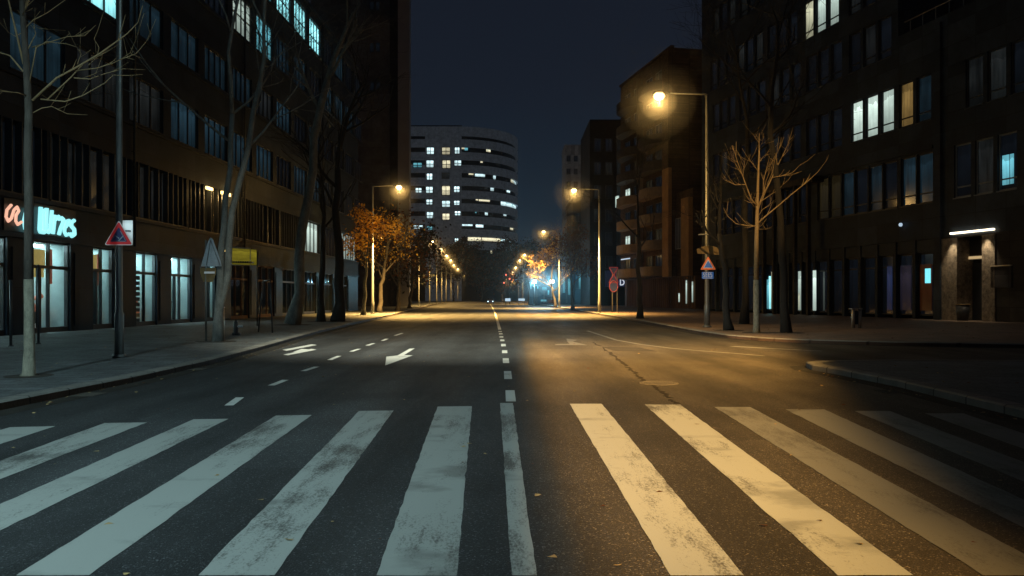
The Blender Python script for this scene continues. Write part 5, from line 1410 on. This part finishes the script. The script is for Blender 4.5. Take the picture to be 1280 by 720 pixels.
# near left tree: limewashed foot, dark trunk, bare branches reaching over the pavement
def tree_near_left():
    g = G(36, 470, .12); Y = g.y; k = Y/F
    root = empty('bare_tree', g, 'near tree with limewashed lower trunk before the neon letters', 'tree')
    P = lambda px, py, dy=0: Vector(((px-640)*k*(1+dy/Y), Y+dy, H+(HZ-py)*k*(1+dy/Y)))
    zt = H+(HZ-349)*k
    lo = MB(); lo.tube([g, g+Vector((0,0,.06)), g+Vector((.01,0,.5)), g+Vector((0,.01,1.2)), (P(36,349).x, Y, zt)], [.16,.115,.095,.088,.085], 12)
    hi = MB(); hi.tube([(P(36,349).x, Y, zt-.002), P(36,250), P(35,190), P(36,140), P(33,80), P(28,10), P(27,-60), P(26,-130)], [.085,.08,.075,.07,.06,.05,.035,.02], 10)
    n0 = len(lo.f)
    lo.v += []; off = len(lo.v); lo.v += hi.v; lo.f += [tuple(q+off for q in f) for f in hi.f]; lo.m += [1]*len(hi.f); lo.smooth += hi.smooth
    lo.build('trunk', [M['bark_white'], M['bark']], root)
    tw = MB(); r = random.Random(5)
    B = [([(40,125),(70,97),(95,85),(125,66),(147,50),(160,42),(173,28),(178,8)], .022), ([(58,126),(88,97),(105,78),(122,72),(123,60),(118,48),(123,36)], .014),
         ([(52,125),(82,126),(104,119),(130,103),(142,94),(155,94)], .014), ([(95,88),(122,85),(140,80),(156,72),(168,74)], .012), ([(92,98),(112,98),(132,92),(155,86),(181,88)], .012),
         ([(42,140),(52,135),(66,133),(85,142),(109,143)], .011), ([(36,105),(45,60),(58,52),(83,55),(95,58)], .012), ([(40,60),(70,50),(85,46),(105,44),(119,31)], .012), ([(150,76),(162,66),(170,50)], .008), ([(150,76),(170,66),(184,52),(191,41)], .009),
         ([(30,80),(18,30),(8,-10),(-5,-60)], .022), ([(33,95),(12,70),(-10,62),(-40,40)], .018), ([(28,15),(45,-20),(65,-70)], .018), ([(28,20),(34,8),(46,-5),(52,-30)], .01), ([(36,120),(22,115),(0,114),(-30,105)], .012), ([(35,60),(45,42),(42,32),(55,38)], .01), ([(30,40),(20,46),(10,40)], .008), ([(97,80),(101,68),(99,62)], .007), ([(112,82),(118,74),(130,66)], .007), ([(28,40),(40,25),(60,15),(90,-5),(110,-20)], .012)]
    for pts, rd in B:
        dy = r.uniform(-.9,.5); m = len(pts); Q = []
        for i, q in enumerate(pts):
            Q.append(P(q[0]+r.uniform(-1,1), q[1]+r.uniform(-1,1), dy*i/(m-1)))
        tw.tube(Q, [rd*(1-.75*i/(m-1)) for i in range(m)], 6)
        for j in range(3):
            i = r.randint(1, m-1); d = (Q[i]-Q[i-1]).normalized(); nd = (d+Vector((r.gauss(0,.6),r.gauss(0,.5),r.gauss(.3,.5)))).normalized()
            a = Q[i-1]+(Q[i]-Q[i-1])*r.random(); ln = r.uniform(.15,.5)
            tw.tube([a, a+nd*ln*.5+Vector((0,0,.02)), a+nd*ln+Vector((0,0,.06))], [rd*.45, rd*.3, .003], 5)
    tw.build('crown', M['twig'], root)
    pm = MB(); pm.prism([(g.x+.42*math.cos(2*math.pi*i/12), g.y+.42*math.sin(2*math.pi*i/12)) for i in range(12)], .1, .128); pm.build('tree_pit', M['soil'], root)
tree_near_left()

# small bare tree on the right, lit golden by an added spot behind the viewpoint
def tree_right_gold():
    g = G(945.5, 416, .12); Y = g.y; k = Y/F
    root = empty('bare_tree', g, 'small leafless tree with golden lit twigs and pale trunk on the right kerb', 'tree')
    P = lambda px, py, dy=0: Vector(((px-640)*k*(1+dy/Y), Y+dy, H+(HZ-py)*k*(1+dy/Y)))
    lo = MB(); lo.tube([g, P(945.5,408), P(945.3,350)], [.17,.13,.115], 10); n0 = len(lo.f)
    lo.tube([P(945.3,350.2), P(945.6,300), P(946.5,262), P(947.5,225), P(949,190), P(949,166)], [.105,.09,.07,.05,.03,.012], 9)
    for i in range(n0, len(lo.f)): lo.m[i] = 1
    lo.build('trunk', [M['bark_white'], M['twig']], root)
    tw = MB(); r = random.Random(9)
    B = [([(946,283),(935,283),(920,279),(910,270),(904,260)],.04), ([(947,258),(939,250),(932,232),(926,215),(921,200),(916,182)],.05), ([(947,280),(957,270),(972,258),(990,243),(1008,228),(1022,215),(1034,200)],.045),
         ([(947,262),(953,245),(962,228),(972,208),(980,190),(988,173)],.055), ([(931,230),(920,231),(908,226),(903,217)],.025), ([(946,262),(940,254),(934,244)],.02), ([(927,217),(919,205),(913,200)],.018), ([(929,222),(930,210),(930,200)],.016), ([(966,222),(978,219),(990,216),(1002,205)],.025), ([(948,215),(942,205),(936,198)],.018), ([(948,205),(954,196),(960,190)],.018),
         ([(955,240),(955,225),(958,210),(962,195)],.025), ([(950,252),(960,245),(972,238),(980,230)],.022), ([(947,272),(953,262),(966,252),(968,250)],.02), ([(947,286),(953,287),(960,286)],.018), ([(972,206),(970,195),(972,184)],.015), ([(978,195),(984,190),(985,180)],.013), ([(949,180),(945,174),(942,168)],.012),([(949,185),(953,178),(954,170)],.012),([(922,203),(915,199),(909,196)],.014),([(958,232),(966,215),(968,200),(976,182)],.02),([(952,248),(958,226),(964,212),(966,198)],.018)]
    for pts, rd in B:
        dy = r.uniform(-1.1,1.1); m = len(pts); Q = [P(q[0]+r.uniform(-.6,.6), q[1]+r.uniform(-.6,.6), dy*i/(m-1)) for i, q in enumerate(pts)]
        tw.tube(Q, [rd*.8*(1-.8*i/(m-1)) for i in range(m)], 6)
        for j in range(6):
            i = r.randint(1, m-1); d = (Q[i]-Q[i-1]).normalized(); nd = (d+Vector((r.gauss(0,.6),r.gauss(0,.6),r.gauss(.4,.4)))).normalized()
            a = Q[i-1]+(Q[i]-Q[i-1])*r.random(); ln = r.uniform(.2,.75)
            tw.tube([a, a+nd*ln*.5, a+nd*ln+Vector((0,0,.08))], [rd*.4, rd*.28, .005], 5)
    tw.build('crown', M['twig'], root)
    pm = MB(); pm.prism([(g.x+.6*math.cos(2*math.pi*i/12), g.y+.6*math.sin(2*math.pi*i/12)) for i in range(12)], .1, .128); pm.build('tree_pit', M['soil'], root)
tree_right_gold()

LG, RG = 'street trees along the left pavement', 'street trees along the right pavement'
tree('bare_tree', G(272,427,.12), 'tall twin stemmed bare tree behind the grey sign back', 16, .17, 21, (.8,.5), 'bark_pale', 'twig_dark', .52, 4, stems=2, group=LG)
tree('bare_tree', G(365,406,.12), 'thick pale plane tree leaning right on the left pavement', 20, .31, 22, (1.7,1), 'bark_pale', 'twig_dark', .68, 4, group=LG)
tree('street_tree', G(401,402,.12), 'thin dark tree between the pale plane tree and a dark trunk', 13, .22, 23, (.2,0), 'bark_dark', 'twig_black', .5, 3, group=LG)
tree('street_tree', G(422,402,.12), 'dark straight trunked tree left of the golden leaved tree', 17, .32, 24, (0,0), 'bark_dark', 'twig_black', .55, 3, group=LG)
tree('autumn_tree', G(454,394,.12), 'small tree with glowing golden leaves under the left lamp', 9.0, .17, 25, (.3,0), 'bark_pale', 'twig_dark', .5, 3, leaf='leaf_gold', leaf_n=7, leaf_s=.13, leaf_sp=.35, group=LG, crown_len=3.5)
tree('autumn_tree', G(474,390.5,.12), 'second golden leaved tree just behind the first, darker trunk', 10.5, .24, 26, (.5,0), 'bark', 'twig_dark', .42, 3, leaf='leaf_gold', leaf_n=3, leaf_s=.15, leaf_sp=.4, group=LG, crown_len=4.2)
tree('street_tree', G(497,388.5,.12), 'dark rusty tree beneath the grey tower corner', 9.5, .26, 27, (.2,0), 'bark', 'twig_dark', .35, 3, leaf='leaf_rust', leaf_n=4, leaf_s=.2, leaf_sp=.7, group=LG)
tree('street_tree', G(512,385.5,.12), 'dark bushy tree left of the far row of lamps', 9.5, .26, 28, (.2,0), 'bark', 'twig_dark', .3, 3, leaf='leaf_dark', leaf_n=8, leaf_s=.26, leaf_sp=.9, group=LG)
tree('street_tree', (-19.5,150,.12), 'dark tree behind the first far left lamp', 9.5, .28, 29, (.2,0), 'bark', 'twig_dark', .3, 3, leaf='leaf_dark', leaf_n=8, leaf_s=.3, leaf_sp=.9, group=LG)
tree('bare_tree', G(983,416,.12), 'tall dark bare tree right of the golden lit small tree', 15.5, .17, 31, (-.5,.4), 'bark_dark', 'twig_black', .62, 4, group=RG)
tree('bare_tree', G(911,413,.12), 'dark leaning bare tree just right of the near lamp post', 8.0, .17, 32, (-.3,.5), 'bark_dark', 'twig_black', .55, 3, group=RG, spread=(35,70))
tree('bare_tree', G(800,398,.12), 'dark slim bare tree before the timber boards', 11.5, .2, 33, (-.1,0), 'bark_dark', 'twig_black', .5, 4, group=RG)
tree('bare_tree', G(930,405,.12), 'dark tall bare tree behind the small golden tree', 19, .2, 34, (.3,.4), 'bark_dark', 'twig_black', .55, 4, group=RG)
tree('autumn_tree', G(716,386.5,.12), 'rust leaved tree right of the blue floodlights', 9.0, .22, 35, (-.2,0), 'bark', 'twig', .45, 3, leaf='leaf_rust', leaf_n=7, leaf_s=.16, leaf_sp=.5, group=RG)
tree('autumn_tree', (6.9,127,.12), 'bright golden twigged tree lit by the third right lamp', 10.5, .22, 36, (-.6,-.5), 'bark', 'twig_gold', .3, 4, leaf='leaf_gold', leaf_n=1, leaf_s=.075, leaf_sp=.35, group=RG)
tree('autumn_tree', (9.4,185,.12), 'golden tree right of the fourth right lamp', 11.5, .24, 37, (-.6,0), 'bark', 'twig', .35, 3, leaf='leaf_gold', leaf_n=6, leaf_s=.26, leaf_sp=.7, group=RG)
for i, (x, y, h, lab) in enumerate(((-12,318,17,'dark leafy tree at the road end, left one'),(-4,322,20,'dark leafy tree at the road end, tall middle one'),(4,318,18,'dark leafy tree at the road end, right one'),(11,300,21,'dark leafy tree behind the pavilion'),(-24,330,20,'dark leafy tree behind the farthest left lamps'),(20,215,17,'dark leafy tree before the pale tower'))):
    tree('leafy_tree', (x,y,0), lab, h, .4, 50+i, (0,0), 'bark', 'twig_dark', .22, 3, leaf='leaf_dark', leaf_n=22, leaf_s=.42, leaf_sp=1.3, group='dark trees closing the road', pit=False)

# ------------------------------------------------------------------ render settings
sc.view_settings.view_transform = 'Standard'; sc.view_settings.look = 'None'; sc.view_settings.exposure = 0
cy = sc.cycles
cy.use_denoising = True
try: cy.denoiser = 'OPENIMAGEDENOISE'; cy.denoising_input_passes = 'RGB_ALBEDO_NORMAL'; cy.denoising_prefilter = 'ACCURATE'
except Exception: pass
cy.max_bounces = 5; cy.diffuse_bounces = 2; cy.glossy_bounces = 3; cy.transparent_max_bounces = 8; cy.volume_bounces = 0
cy.sample_clamp_indirect = 2.5; cy.sample_clamp_direct = 0; cy.caustics_reflective = False; cy.caustics_refractive = False
cy.use_light_tree = True
